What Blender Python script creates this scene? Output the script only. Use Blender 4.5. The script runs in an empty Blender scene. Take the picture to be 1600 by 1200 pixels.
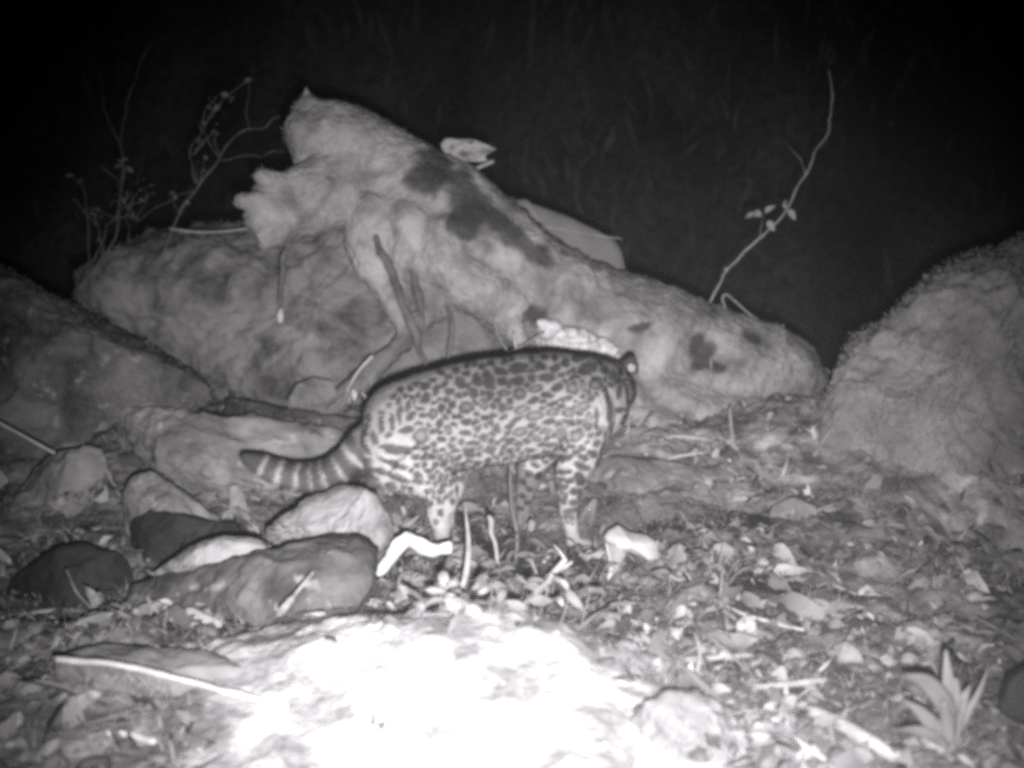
import bpy, math, random
import numpy as np
from mathutils import Vector, Matrix

random.seed(7)
rng = np.random.default_rng(7)
scene = bpy.context.scene
COL = scene.collection

# ------------------------------------------------------------------ camera
CAM_Z, PITCH, FPX = 0.55, math.radians(8.0), 1640.0
cam_data = bpy.data.cameras.new('camera')
cam_data.sensor_width = 36.0
cam_data.lens = 36.0 * FPX / 1600.0
cam_data.clip_start = 0.02
cam_data.clip_end = 500.0
cam_data.dof.use_dof = True
cam_data.dof.focus_distance = 2.0
cam_data.dof.aperture_fstop = 3.3
cam = bpy.data.objects.new('camera', cam_data)
cam.location = (0, 0, CAM_Z)
cam.rotation_euler = (math.radians(90.0) - PITCH, 0, 0)
COL.objects.link(cam)
scene.camera = cam

# ------------------------------------------------------------------ night sky
world = bpy.data.worlds.new('World')
scene.world = world
world.use_nodes = True
wn = world.node_tree.nodes
sky = wn.new('ShaderNodeTexSky')
sky.sky_type = 'NISHITA'
sky.sun_disc = False
sky.sun_elevation = math.radians(-9.0)
sky.sun_rotation = math.radians(200.0)
world.node_tree.links.new(sky.outputs[0], wn['Background'].inputs[0])
wn['Background'].inputs[1].default_value = 0.002

# ------------------------------------------------------------------ infrared flash of the trail camera, just below its lens
fl = bpy.data.lights.new('infrared_flash', 'SPOT')
fl.energy = 285.0
fl.color = (1.0, 0.955, 0.99)
fl.spot_size = math.radians(67.0)
fl.spot_blend = 1.0
fl.shadow_soft_size = 0.012
flash = bpy.data.objects.new('infrared_flash', fl)
flash.location = (0.018, 0.0, CAM_Z - 0.046)
COL.objects.link(flash)

# ------------------------------------------------------------------ exposure and film
scene.view_settings.view_transform = 'Standard'
scene.view_settings.look = 'None'
scene.view_settings.exposure = 0.0
scene.view_settings.gamma = 1.0
scene.view_settings.use_curve_mapping = False
scene.render.engine = 'CYCLES'
scene.cycles.use_denoising = False
scene.cycles.max_bounces = 3
scene.cycles.diffuse_bounces = 2
scene.cycles.glossy_bounces = 1
scene.cycles.volume_bounces = 0
scene.cycles.pixel_filter_type = 'BLACKMAN_HARRIS'
scene.cycles.filter_width = 4.3


# ================================================================== helpers
CP, SP = math.cos(PITCH), math.sin(PITCH)


def pt(px, py, Y):
    """Point seen at photograph pixel (px, py), Y metres in front of the camera post."""
    x = (px - 800.0) / FPX
    y = (600.0 - py) / FPX
    d = (x, CP + y * SP, -SP + y * CP)
    s = Y / d[1]
    return np.array((d[0] * s, Y, CAM_Z + d[2] * s))


def pts(XY, Y):
    """pt() for arrays"""
    x = (XY[:, 0] - 800.0) / FPX
    y = (600.0 - XY[:, 1]) / FPX
    s = Y / (CP + y * SP)
    return np.stack([x * s, Y + 0 * x, CAM_Z + (-SP + y * CP) * s], 1)


def pxm(Y):
    """metres per photograph pixel at distance Y"""
    return Y / CP / FPX


def aim(px, py):
    v = pt(px, py, 2.0) - np.array(flash.location)
    flash.rotation_euler = Vector(v).to_track_quat('-Z', 'Y').to_euler()


aim(825, 740)


def hash3(i, j, k, seed):
    h = (i * 374761393 + j * 668265263 + k * 2147483647 + seed * 1274126177) & 0xffffffff
    h = ((h ^ (h >> 13)) * 1274126177) & 0xffffffff
    h = (h ^ (h >> 16)) & 0xffffffff
    return h / 4294967295.0


def vnoise(P, seed=0):
    P = np.asarray(P, float)
    I = np.floor(P).astype(np.int64)
    f = P - I
    f = f * f * f * (f * (f * 6 - 15) + 10)
    r = 0
    for a in (0, 1):
        wa = f[:, 0] if a else 1 - f[:, 0]
        for b in (0, 1):
            wb = f[:, 1] if b else 1 - f[:, 1]
            for c in (0, 1):
                wc = f[:, 2] if c else 1 - f[:, 2]
                r = r + wa * wb * wc * hash3(I[:, 0] + a, I[:, 1] + b, I[:, 2] + c, seed)
    return r * 2 - 1


def fbm(P, scale, octaves=4, seed=0, gain=0.5):
    P = np.asarray(P, float) * scale
    r, a, t = 0, 1.0, 0.0
    for o in range(octaves):
        r = r + a * vnoise(P + 17.3 * o, seed + o)
        t += a
        a *= gain
        P = P * 2.03
    return r / t


def sstep(a, b, x):
    t = np.clip((x - a) / (b - a), 0.0, 1.0)
    return t * t * (3 - 2 * t)


ORIGIN = {}


def empty(name, loc, label=None, cat=None, group=None):
    o = bpy.data.objects.new(name, None)
    o.empty_display_size = 0.05
    o.location = tuple(loc)
    COL.objects.link(o)
    ORIGIN[o.name] = np.array(loc, float)
    tag(o, label, cat, group)
    return o


def tag(o, label=None, cat=None, group=None, kind=None):
    if label: o['label'] = label
    if cat: o['category'] = cat
    if group: o['group'] = group
    if kind: o['kind'] = kind
    return o


def mesh_from(name, V, F, smooth=True):
    me = bpy.data.meshes.new(name)
    V = np.asarray(V, np.float64)
    if isinstance(F, np.ndarray):
        n = F.shape[1]
        me.vertices.add(len(V))
        me.vertices.foreach_set('co', V.astype(np.float32).ravel())
        me.loops.add(F.size)
        me.loops.foreach_set('vertex_index', F.astype(np.int32).ravel())
        me.polygons.add(len(F))
        me.polygons.foreach_set('loop_start', np.arange(0, F.size, n, dtype=np.int32))
        me.polygons.foreach_set('loop_total', np.full(len(F), n, np.int32))
        me.update(calc_edges=True)
        me.validate()
    else:
        me.from_pydata([tuple(v) for v in V], [], F)
    if smooth:
        me.polygons.foreach_set('use_smooth', np.ones(len(me.polygons), bool))
    me.update()
    return me


def mk(name, V, F, mat, parent=None, smooth=True, origin=None, tone=None):
    V = np.asarray(V, float)
    if parent is not None:
        org = ORIGIN[parent.name]
    elif origin is not None:
        org = np.array(origin, float)
    else:
        org = np.array(((V[:, 0].min() + V[:, 0].max()) / 2, (V[:, 1].min() + V[:, 1].max()) / 2, V[:, 2].min()))
    me = mesh_from(name, V - org, F, smooth)
    if tone is not None:
        a = me.attributes.new('tone', 'FLOAT', 'POINT')
        a.data.foreach_set('value', np.asarray(tone, np.float32))
    me.materials.append(mat)
    o = bpy.data.objects.new(name, me)
    COL.objects.link(o)
    if parent is not None:
        o.parent = parent
    else:
        o.location = tuple(org)
    ORIGIN[o.name] = org
    return o


def verts(me):
    a = np.empty(len(me.vertices) * 3, np.float32)
    me.vertices.foreach_get('co', a)
    return a.reshape(-1, 3).astype(float)


def normals(me):
    a = np.empty(len(me.vertices) * 3, np.float32)
    me.vertices.foreach_get('normal', a)
    return a.reshape(-1, 3).astype(float)


def catmull(P, n):
    """resample a polyline with any number of columns, n spans per segment"""
    P = np.asarray(P, float)
    if len(P) < 3:
        t = np.linspace(0, 1, n + 1)[:, None]
        return P[0] * (1 - t) + P[1] * t
    Q = np.vstack([2 * P[0] - P[1], P, 2 * P[-1] - P[-2]])
    out = []
    for i in range(1, len(Q) - 2):
        for k in range(n):
            t = k / n
            a, b, c, d = Q[i - 1], Q[i], Q[i + 1], Q[i + 2]
            out.append(0.5 * ((2 * b) + (c - a) * t + (2 * a - 5 * b + 4 * c - d) * t * t + (3 * b - a - 3 * c + d) * t ** 3))
    out.append(P[-1])
    return np.array(out)


def tube(path, seg=10, side=None, cap=True):
    """swept tube; rows are x,y,z,r or x,y,z,r_side,r_other. Returns V, F (python lists of faces)"""
    path = np.asarray(path, float)
    P = path[:, :3]
    R1 = np.maximum(path[:, 3], 1e-5)
    R2 = np.maximum(path[:, 4], 1e-5) if path.shape[1] > 4 else R1
    T = np.gradient(P, axis=0)
    T /= np.linalg.norm(T, axis=1)[:, None] + 1e-12
    if side is None:
        ref = np.array((0.0, 0, 1)) if abs(T[0][2]) < 0.8 else np.array((0.0, 1, 0))
    V, prev = [], None
    ang = np.linspace(0, 2 * math.pi, seg, endpoint=False)
    for i in range(len(P)):
        s = np.array(side, float) if side is not None else (prev if prev is not None else np.cross(T[i], ref))
        s = s - T[i] * np.dot(s, T[i])
        s /= np.linalg.norm(s) + 1e-12
        prev = s
        u = np.cross(T[i], s)
        V.append(P[i] + np.outer(np.cos(ang), s) * R1[i] + np.outer(np.sin(ang), u) * R2[i])
    V = np.vstack(V)
    F = []
    n = len(P)
    for i in range(n - 1):
        for k in range(seg):
            a, b = i * seg + k, i * seg + (k + 1) % seg
            F.append((a, b, b + seg, a + seg))
    if cap:
        V = np.vstack([V, P[0] - T[0] * R1[0] * 0.5, P[-1] + T[-1] * R1[-1] * 0.5])
        c0, c1 = len(V) - 2, len(V) - 1
        for k in range(seg):
            F.append((c0, (k + 1) % seg, k))
            F.append((c1, (n - 1) * seg + k, (n - 1) * seg + (k + 1) % seg))
    return V, F


def ellipsoid(c, r, rot=None, nu=20, nv=12):
    V, F = [], []
    for j in range(nv + 1):
        th = math.pi * j / nv
        for i in range(nu):
            ph = 2 * math.pi * i / nu
            V.append((math.sin(th) * math.cos(ph), math.sin(th) * math.sin(ph), math.cos(th)))
    V = np.array(V) * np.array(r)
    if rot is not None:
        V = V @ np.array(rot).T
    V = V + np.array(c)
    for j in range(nv):
        for i in range(nu):
            a, b = j * nu + i, j * nu + (i + 1) % nu
            F.append((a, a + nu, b + nu, b))
    return V, F


def rot_euler(rx, ry, rz):
    return np.array(Matrix.Rotation(rz, 3, 'Z') @ Matrix.Rotation(ry, 3, 'Y') @ Matrix.Rotation(rx, 3, 'X'))


def join(parts):
    V, F, o = [], [], 0
    for v, f in parts:
        V.append(np.asarray(v))
        F.extend(tuple(i + o for i in q) for q in f)
        o += len(v)
    return np.vstack(V), F


def remesh(parts, voxel, smooth=4):
    """weld overlapping closed shapes into one continuous skin"""
    V, F = join(parts)
    me = mesh_from('weld', V, F)
    o = bpy.data.objects.new('weld', me)
    COL.objects.link(o)
    m = o.modifiers.new('r', 'REMESH')
    m.mode = 'VOXEL'
    m.voxel_size = voxel
    m.adaptivity = 0
    s = o.modifiers.new('s', 'SMOOTH')
    s.iterations = smooth
    s.factor = 0.5
    dg = bpy.context.evaluated_depsgraph_get()
    ev = bpy.data.meshes.new_from_object(o.evaluated_get(dg))
    bpy.data.objects.remove(o)
    bpy.data.meshes.remove(me)
    V = verts(ev)
    N = normals(ev)
    n = len(ev.polygons)
    tot = np.empty(n, np.int32)
    ev.polygons.foreach_get('loop_total', tot)
    li = np.empty(len(ev.loops), np.int32)
    ev.loops.foreach_get('vertex_index', li)
    if (tot == 4).all():
        F = li.reshape(-1, 4)
    else:
        F = [tuple(p.vertices) for p in ev.polygons]
    bpy.data.meshes.remove(ev)
    return V, F, N


# ------------------------------------------------------------------ materials
def grey(v):
    return (v, v, v, 1)


def material(name, lo, hi, scale=6.0, detail=8.0, bump=0.3, bump_scale=60.0, rough=0.9, spec=0.15,
             p0=0.38, p1=0.64, fleck=0.0, fleck_scale=40.0, fleck_hi=0.7, tone=None, rand=None, stretch=None, distort=0.4):
    m = bpy.data.materials.new(name)
    m.use_nodes = True
    nt = m.node_tree
    N, L = nt.nodes, nt.links
    b = N['Principled BSDF']
    b.inputs['Roughness'].default_value = rough
    b.inputs['Specular IOR Level'].default_value = spec
    tc = N.new('ShaderNodeTexCoord')
    src = tc.outputs['Object']
    if stretch:
        mp = N.new('ShaderNodeMapping')
        mp.inputs['Scale'].default_value = stretch
        L.new(src, mp.inputs[0])
        src = mp.outputs[0]
    no = N.new('ShaderNodeTexNoise')
    no.inputs['Scale'].default_value = scale
    no.inputs['Detail'].default_value = detail
    no.inputs['Roughness'].default_value = 0.62
    no.inputs['Distortion'].default_value = distort
    L.new(src, no.inputs[0])
    rp = N.new('ShaderNodeValToRGB')
    rp.color_ramp.elements[0].position = p0
    rp.color_ramp.elements[1].position = p1
    rp.color_ramp.elements[0].color = grey(lo)
    rp.color_ramp.elements[1].color = grey(hi)
    L.new(no.outputs['Fac'], rp.inputs[0])
    colour = rp.outputs[0]
    if fleck > 0:
        n2 = N.new('ShaderNodeTexNoise')
        n2.inputs['Scale'].default_value = fleck_scale
        n2.inputs['Detail'].default_value = 3.0
        L.new(src, n2.inputs[0])
        r2 = N.new('ShaderNodeValToRGB')
        r2.color_ramp.elements[0].position = 0.62
        r2.color_ramp.elements[1].position = 0.70
        L.new(n2.outputs['Fac'], r2.inputs[0])
        mu = N.new('ShaderNodeMath')
        mu.operation = 'MULTIPLY'
        mu.inputs[1].default_value = fleck
        L.new(r2.outputs[0], mu.inputs[0])
        mx = N.new('ShaderNodeMix')
        mx.data_type = 'RGBA'
        L.new(mu.outputs[0], mx.inputs[0])
        L.new(colour, mx.inputs[6])
        mx.inputs[7].default_value = grey(fleck_hi)
        colour = mx.outputs[2]
    val = None
    if tone:
        at = N.new('ShaderNodeAttribute')
        at.attribute_name = 'tone'
        val = at.outputs['Fac']
    elif rand:
        oi = N.new('ShaderNodeObjectInfo')
        mr = N.new('ShaderNodeMapRange')
        mr.inputs[3].default_value, mr.inputs[4].default_value = rand
        L.new(oi.outputs['Random'], mr.inputs[0])
        val = mr.outputs[0]
    if val is not None:
        mm = N.new('ShaderNodeMix')
        mm.data_type = 'RGBA'
        mm.blend_type = 'MULTIPLY'
        mm.inputs[0].default_value = 1.0
        L.new(colour, mm.inputs[6])
        L.new(val, mm.inputs[7])
        colour = mm.outputs[2]
    L.new(colour, b.inputs['Base Color'])
    if bump > 0:
        n3 = N.new('ShaderNodeTexNoise')
        n3.inputs['Scale'].default_value = bump_scale
        n3.inputs['Detail'].default_value = 6.0
        L.new(src, n3.inputs[0])
        bp = N.new('ShaderNodeBump')
        bp.inputs['Strength'].default_value = bump
        bp.inputs['Distance'].default_value = 0.01
        L.new(n3.outputs['Fac'], bp.inputs['Height'])
        L.new(bp.outputs[0], b.inputs['Normal'])
    return m


M = {}
M['ground'] = material('litter_soil', 0.12, 0.40, 12, bump=0.6, bump_scale=70, tone=True, fleck=0.5, fleck_scale=60, fleck_hi=0.5)
M['boulder'] = material('mossy_boulder', 0.19, 0.38, 5, bump=0.5, bump_scale=50, fleck=0.15, fleck_scale=30)
M['bank'] = material('root_bank_earth', 0.09, 0.29, 8, bump=0.6, bump_scale=45, p0=0.36, p1=0.56, fleck=0.12, fleck_scale=25)
M['dark_rock'] = material('dark_wet_rock', 0.06, 0.19, 7, bump=0.6, bump_scale=60, fleck=0.5, fleck_scale=26, fleck_hi=0.4)
M['fore_rock'] = material('foreground_rock', 0.06, 0.17, 11, bump=0.6, bump_scale=60, fleck=0.6, fleck_scale=28, fleck_hi=0.42)
M['mid_rock'] = material('grey_rock', 0.16, 0.36, 7, bump=0.5, bump_scale=60, fleck=0.4, fleck_scale=24, fleck_hi=0.6)
M['pale_rock'] = material('pale_rock', 0.20, 0.40, 14, bump=0.5, bump_scale=70, p0=0.36, p1=0.52, fleck=0.3, fleck_scale=30, fleck_hi=0.2)
M['black_rock'] = material('black_rock', 0.03, 0.06, 6, bump=0.4, bump_scale=50)
M['log'] = material('mossy_log', 0.20, 0.46, 9, bump=1.0, bump_scale=70, p0=0.36, p1=0.58, fleck=0.3, fleck_scale=35, fleck_hi=0.6, tone=True)
M['moss'] = material('moss_fuzz', 0.8, 1.0, 20, bump=0, tone=True)
M['root'] = material('dark_root', 0.10, 0.2, 20, bump=0.4, bump_scale=80)
M['wood'] = material('dry_wood', 0.40, 0.60, 12, bump=0.3, bump_scale=120, stretch=(1, 1, 1))
M['twig'] = material('pale_twig', 0.30, 0.5, 30, bump=0.2)
M['shrub'] = material('shrub_twig', 0.08, 0.19, 30, bump=0.2)
M['dim_twig'] = material('grey_twig', 0.12, 0.25, 30, bump=0.2)
M['straw'] = material('dry_straw', 0.22, 0.42, 40, bump=0.3, bump_scale=120)
M['white'] = material('bleached_bark', 0.5, 0.75, 20, bump=0.15)
M['fungus'] = material('pale_fungus', 0.5, 0.9, 60, bump=0.4, bump_scale=90)
M['leaf'] = material('litter_leaf', 0.6, 0.95, 30, bump=0.1, tone=True)
M['leaf_single'] = material('fallen_leaf', 0.7, 1.0, 25, bump=0.2, rand=(0.12, 0.46))
M['plant'] = material('green_leaf', 0.19, 0.27, 12, bump=0.1, rough=0.6, spec=0.3)
M['dim_leaf'] = material('dim_leaf', 0.16, 0.26, 20, bump=0.1)
M['weed'] = material('weed_leaf', 0.26, 0.42, 20, bump=0.1, rough=0.7)
M['slab'] = material('broad_leaf_skin', 0.22, 0.29, 8, bump=0.2, bump_scale=40)
M['bark'] = material('far_bark', 0.10, 0.26, 8, bump=0.4, bump_scale=30)
M['fur'] = material('spotted_fur', 0.9, 1.0, 60, bump=0.25, bump_scale=220, tone=True, rough=0.85, spec=0.1)
M['eye'] = material('eye', 0.02, 0.03, 10, bump=0, rough=0.1, spec=0.6)
M['nose'] = material('nose_skin', 0.08, 0.1, 40, bump=0.1, rough=0.5)


# ================================================================== the ground, one sheet
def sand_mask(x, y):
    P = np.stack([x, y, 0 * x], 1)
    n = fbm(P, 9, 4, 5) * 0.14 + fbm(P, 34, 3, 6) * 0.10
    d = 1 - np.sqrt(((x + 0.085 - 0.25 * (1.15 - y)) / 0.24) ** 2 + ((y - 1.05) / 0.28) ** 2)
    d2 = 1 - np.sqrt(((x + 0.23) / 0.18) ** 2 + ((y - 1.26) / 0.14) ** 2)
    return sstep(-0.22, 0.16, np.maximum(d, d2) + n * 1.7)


def gh(x, y):
    x = np.asarray(x, float)
    y = np.asarray(y, float)
    P = np.stack([x, y, 0 * x], -1).reshape(-1, 3)
    near = 1 - sstep(3.0, 6.0, y)
    n1 = fbm(P, 3.0, 3, 11).reshape(x.shape)
    n2 = fbm(P, 14.0, 4, 12).reshape(x.shape)
    n3 = fbm(P, 60.0, 2, 13).reshape(x.shape)
    z = (0.034 * n1 + 0.024 * n2 + 0.008 * n3) * (0.35 + 0.65 * sstep(1.0, 1.6, y)) * (0.3 + 0.7 * near)
    z = z + (0.085 + 0.02 * sstep(0.1, 0.5, x)) * sstep(1.95, 2.5, y)
    z = z - 0.13 * np.exp(-((x - 0.97) / 0.17) ** 2 - ((y - 1.98) / 0.10) ** 2)
    z = z - 0.035 * sstep(-0.25, -0.5, x) * sstep(1.42, 1.6, y) * (1 - sstep(2.2, 2.6, y))
    z = z + 0.05 * np.exp(-((x - 0.68) / 0.14) ** 2 - ((y - 2.5) / 0.25) ** 2)
    # pale sandy hump in front
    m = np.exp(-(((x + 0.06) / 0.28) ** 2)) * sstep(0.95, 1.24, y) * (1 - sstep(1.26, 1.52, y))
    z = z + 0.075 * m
    z = z - 1.35 * sstep(3.15, 4.6, y)
    # far slope across the gully
    hy = y - 6.2 - 0.10 * np.abs(x - 1.0) ** 1.5 * np.where(x < 1.0, 1.0, 0.55)
    hl = fbm(P, 0.8, 4, 14).reshape(x.shape)
    z = z + np.where(hy > 0, 1.25 * hy, 0) * (1 - 0.5 * sstep(10, 30, y)) + hl * 0.9 * sstep(4.5, 7.5, y)
    return z


def nonuni(a, b, step, far, grow):
    mid = np.arange(a, b + step / 2, step)
    out, s, v = [], step, b
    while v < far[1]:
        s *= grow
        v += s
        out.append(v)
    lo, s, v = [], step, a
    while v > far[0]:
        s *= grow
        v -= s
        lo.append(v)
    return np.array(lo[::-1] + list(mid) + out)


gx = nonuni(-1.35, 1.35, 0.0095, (-70, 70), 1.09)
gy = nonuni(0.85, 3.1, 0.0095, (-40, 90), 1.07)
GX, GY = np.meshgrid(gx, gy)
GZ = gh(GX, GY)
V = np.stack([GX.ravel(), GY.ravel(), GZ.ravel()], 1)
nx, ny = len(gx), len(gy)
ii = (np.arange(ny - 1)[:, None] * nx + np.arange(nx - 1)[None, :]).ravel()
F = np.stack([ii, ii + 1, ii + nx + 1, ii + nx], 1)
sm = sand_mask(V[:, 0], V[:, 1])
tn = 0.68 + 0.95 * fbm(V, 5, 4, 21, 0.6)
tn = tn * (1 + 0.95 * sstep(1.9, 2.3, V[:, 1]) * sstep(0.0, 0.3, V[:, 0]))  # paler dry litter by the log, lightened to make up for flash falloff
for (cx, cy, rx, ry) in ((0.16, 1.76, .07, .10), (0.43, 1.60, .12, .08), (0.36, 1.90, .12, .06), (-0.13, 1.85, .10, .10), (0.85, 1.55, .12, .12), (0.62, 1.25, .16, .05), (0.10, 1.50, .08, .06)):   # darker patches of soil
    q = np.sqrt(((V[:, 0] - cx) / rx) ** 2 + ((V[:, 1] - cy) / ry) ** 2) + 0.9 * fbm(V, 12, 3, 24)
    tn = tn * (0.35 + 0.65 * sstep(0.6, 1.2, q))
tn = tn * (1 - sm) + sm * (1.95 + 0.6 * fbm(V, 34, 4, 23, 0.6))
tn = np.where(V[:, 1] > 4.5, 0.34 + 0.6 * fbm(V * np.array((1, 1, 0.35)), 1.6, 5, 22), tn)
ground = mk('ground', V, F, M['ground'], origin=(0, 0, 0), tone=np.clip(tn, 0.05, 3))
tag(ground, kind='structure')


def gpt(px, py, dz=0.0):
    """where the ray through a pixel meets the ground"""
    Y = np.arange(0.6, 4.0, 0.006)
    Q = pts(np.tile((float(px), float(py)), (len(Y), 1)), Y)
    hit = np.nonzero(Q[:, 2] <= gh(Q[:, 0], Q[:, 1]) + dz)[0]
    return Q[hit[0]] if len(hit) else pt(px, py, 4.0)


# ================================================================== rocks
def rock(name, poly, Y, tf, tb, mat, label=None, cat='rock', tilt=0.0, p=2.5, rough=0.012, seed=0, nr=34, nt=150,
         kind=None, group=None, crag=0.0, parent=None, facets=9, cut=0.22, frac=9.0, soft=2):
    """boulder with the outline of POLY (photo pixels), centred Y metres away, TF deep in front and TB behind; TILT metres of lean per 100 pixels"""
    poly = np.asarray(poly, float)
    c = poly.mean(0)
    d = np.linalg.norm(np.roll(poly, -1, 0) - poly, axis=1)
    cum = np.concatenate([[0], np.cumsum(d)])
    ring = np.vstack([poly, poly[:1]])
    # soften the polygon
    t = np.linspace(0, cum[-1], nt, endpoint=False)
    B = np.stack([np.interp(t, cum, ring[:, 0]), np.interp(t, cum, ring[:, 1])], 1)
    k = max(1, nt // 60)
    for _ in range(soft):
        B = (np.roll(B, k, 0) + 2 * B + np.roll(B, -k, 0)) / 4
    ybase = poly[:, 1].max()
    rows, depth = [], []
    rs = np.sin(np.linspace(0, math.pi / 2, nr))
    for sgn, T in ((-1, tf), (1, tb)):
        seq = rs if sgn < 0 else rs[::-1][1:]
        for r in seq:
            rows.append(c + (B - c) * max(r, 0.004))
            depth.append(np.full(nt, sgn * T * (max(0.0, 1 - r ** p)) ** (1.0 / p)))
    XY = np.vstack(rows)
    D = np.concatenate(depth)
    Yv = Y + D + tilt * (ybase - XY[:, 1]) / 100.0
    V = pts(XY, Yv)
    n = len(rows)
    F = []
    for i in range(n - 1):
        a = i * nt + np.arange(nt)
        b = i * nt + (np.arange(nt) + 1) % nt
        F.append(np.stack([a, a + nt, b + nt, b], 1))
    F = np.vstack(F)
    # broken flat faces on the side and the top
    g = np.random.default_rng(seed + 500)
    cen = V.mean(0)
    for _ in range(facets):
        nn = np.array((g.normal(0, 0.8), -1.0, g.normal(0.25, 0.7)))
        nn /= np.linalg.norm(nn)
        pr = (V - cen) @ nn
        lim = pr.max() * (1 - cut * g.uniform(0.25, 1.0)) 
        wob = 0.25 * (pr.max() - lim) * fbm(V, frac * 1.3, 3, seed + 77)
        V = V - nn * (np.maximum(0, pr - lim - wob) * 0.93)[:, None]
    me = mesh_from('t', V, F)
    N = normals(me)
    bpy.data.meshes.remove(me)
    disp = rough * fbm(V, frac, 5, seed) + rough * 0.5 * fbm(V, frac * 4, 4, seed + 9, 0.6)
    if crag:
        q = fbm(V, frac * 0.8, 3, seed + 31)
        disp = disp + crag * (np.abs(q) * 2 - 0.6)
    V = V + N * disp[:, None]
    o = mk(name, V, F, mat, parent)
    if parent is None:
        tag(o, label, cat, group, kind)
    return o


def fuzz(obj, n, length, width, tone, name='moss', lift=0.7, seed=1, mask=None, down=0.5, mat=None, tone_fn=None):
    """short blades growing from a mesh's faces, as one child"""
    me = obj.data
    V = verts(me) + ORIGIN[obj.name]
    N = normals(me)
    g = np.random.default_rng(seed)
    cand = np.arange(len(V))
    if mask is not None:
        cand = cand[mask(V, N)]
    if len(cand) == 0:
        return None
    i = g.choice(cand, n)
    jit = g.normal(0, 1, (n, 3))
    base = V[i] + jit * length * 0.5
    base -= N[i] * np.sum(jit * length * 0.5 * N[i], 1)[:, None]
    d = N[i] * lift + g.normal(0, 0.45, (n, 3)) + np.array((0, 0, -down))
    d /= np.linalg.norm(d, axis=1)[:, None]
    s = np.cross(d, g.normal(0, 1, (n, 3)))
    s /= np.linalg.norm(s, axis=1)[:, None] + 1e-9
    ln = (length * g.uniform(0.4, 1.3, n) * (0.35 + 1.1 * sstep(-0.25, 0.45, fbm(V[i], 22, 3, seed))))[:, None]
    base = base - N[i] * 0.003
    W = np.empty((n * 3, 3))
    W[0::3] = base - s * width / 2
    W[1::3] = base + s * width / 2
    W[2::3] = base + d * ln
    F = np.arange(n * 3).reshape(-1, 3)
    if tone_fn is not None:
        tv = np.repeat(tone_fn(i), 3)
    else:
        tv = np.repeat(tone * g.uniform(0.7, 1.25, n), 3)
    o = mk(name, W, F, mat or M['moss'], obj, smooth=False, tone=tv)
    tag(o, kind='stuff')
    return o


# earth bank behind, under the roots
bank = rock('earth_bank', [(95, 470), (130, 420), (200, 372), (270, 360), (330, 357), (400, 352), (480, 300), (560, 260), (650, 270), (740, 350),
                           (820, 430), (880, 520), (890, 620), (800, 690), (680, 720), (540, 730), (400, 700), (300, 640), (200, 560)],
            2.95, 0.26, 0.3, M['bank'], facets=4, cut=0.10, p=2.6, rough=0.05, seed=41, nr=60, nt=300, tilt=0.05, frac=5,
            label='big mottled grey bank of earth and rock under the upturned roots', cat='earth bank')
fuzz(bank, 14000, 0.016, 0.0035, 0.24, seed=3)

rock_r = rock('boulder', [(1270, 660), (1292, 608), (1312, 565), (1330, 528), (1345, 520), (1385, 514), (1412, 480), (1450, 442), (1500, 408), (1560, 388),
                          (1640, 365), (1760, 400), (1800, 600), (1800, 900), (1640, 900), (1500, 870), (1400, 830), (1300, 760), (1255, 710)],
              2.42, 0.36, 0.4, M['boulder'], facets=9, cut=0.22, p=2.6, rough=0.05, seed=51, nr=70, nt=300, frac=5, tilt=0.05, soft=1,
              label='large mossy bank of rock at the right edge with a fuzzy outline', cat='boulder')
fuzz(rock_r, 30000, 0.024, 0.003, 0.31, seed=4, down=1.1)

rock_l = rock('boulder', [(-120, 400), (0, 418), (45, 446), (100, 470), (130, 478), (160, 502), (240, 548), (300, 580), (335, 606), (345, 625), (320, 645),
                          (240, 660), (160, 680), (120, 720), (0, 760), (-120, 760)],
              2.35, 0.22, 0.35, M['dark_rock'], p=2.3, rough=0.03, seed=61, nr=60, nt=260, frac=6, tilt=0.07,
              label='dark sloping boulder at the left edge, tapering down towards the cat', cat='boulder')
fuzz(rock_l, 9000, 0.012, 0.003, 0.16, seed=5)

rock('rock', [(330, 615), (400, 628), (470, 640), (540, 650), (585, 655), (590, 690), (520, 690), (420, 690), (330, 670)], 2.42, 0.08, 0.12, M['dark_rock'],
     rough=0.012, facets=16, cut=0.6, soft=1, crag=0.006, seed=62, label='narrow dark rock ledge above the tail, between boulder and cat', p=3, tilt=0.10)
rock('rock', [(120, 690), (160, 650), (210, 634), (280, 642), (340, 650), (430, 662), (520, 672), (570, 690), (560, 760), (470, 800), (360, 800), (200, 770), (130, 740)],
     2.12, 0.10, 0.16, M['mid_rock'], tilt=0.11, rough=0.02, facets=16, cut=0.6, soft=1, crag=0.006, seed=63, nr=44, nt=200, p=2.6,
     label='long low grey rock slab just behind the striped tail')
rock('rock', [(5, 790), (40, 740), (90, 706), (135, 694), (160, 702), (168, 730), (150, 775), (130, 820), (60, 840)], 1.98, 0.08, 0.1, M['mid_rock'],
     tilt=0.08, rough=0.014, facets=16, cut=0.6, soft=1, crag=0.006, seed=64, label='rounded grey rock at left beneath the dark sloping boulder')
rock('rock', [(186, 790), (192, 752), (215, 738), (240, 742), (290, 775), (350, 815), (380, 838), (330, 860), (240, 862), (190, 840)], 1.86, 0.07, 0.1, M['mid_rock'],
     tilt=0.06, rough=0.014, facets=16, cut=0.6, soft=1, crag=0.006, seed=65, p=3, label='small grey wedge-shaped rock below the tip of the tail')
rock('rock', [(-40, 960), (20, 900), (80, 862), (130, 852), (190, 860), (212, 885), (215, 930), (190, 975), (60, 1000), (-40, 1010)], 1.62, 0.10, 0.15, M['black_rock'],
     tilt=0.05, rough=0.012, facets=16, cut=0.6, soft=1, crag=0.006, seed=66, label='smooth nearly black rock at lower left')
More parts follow.
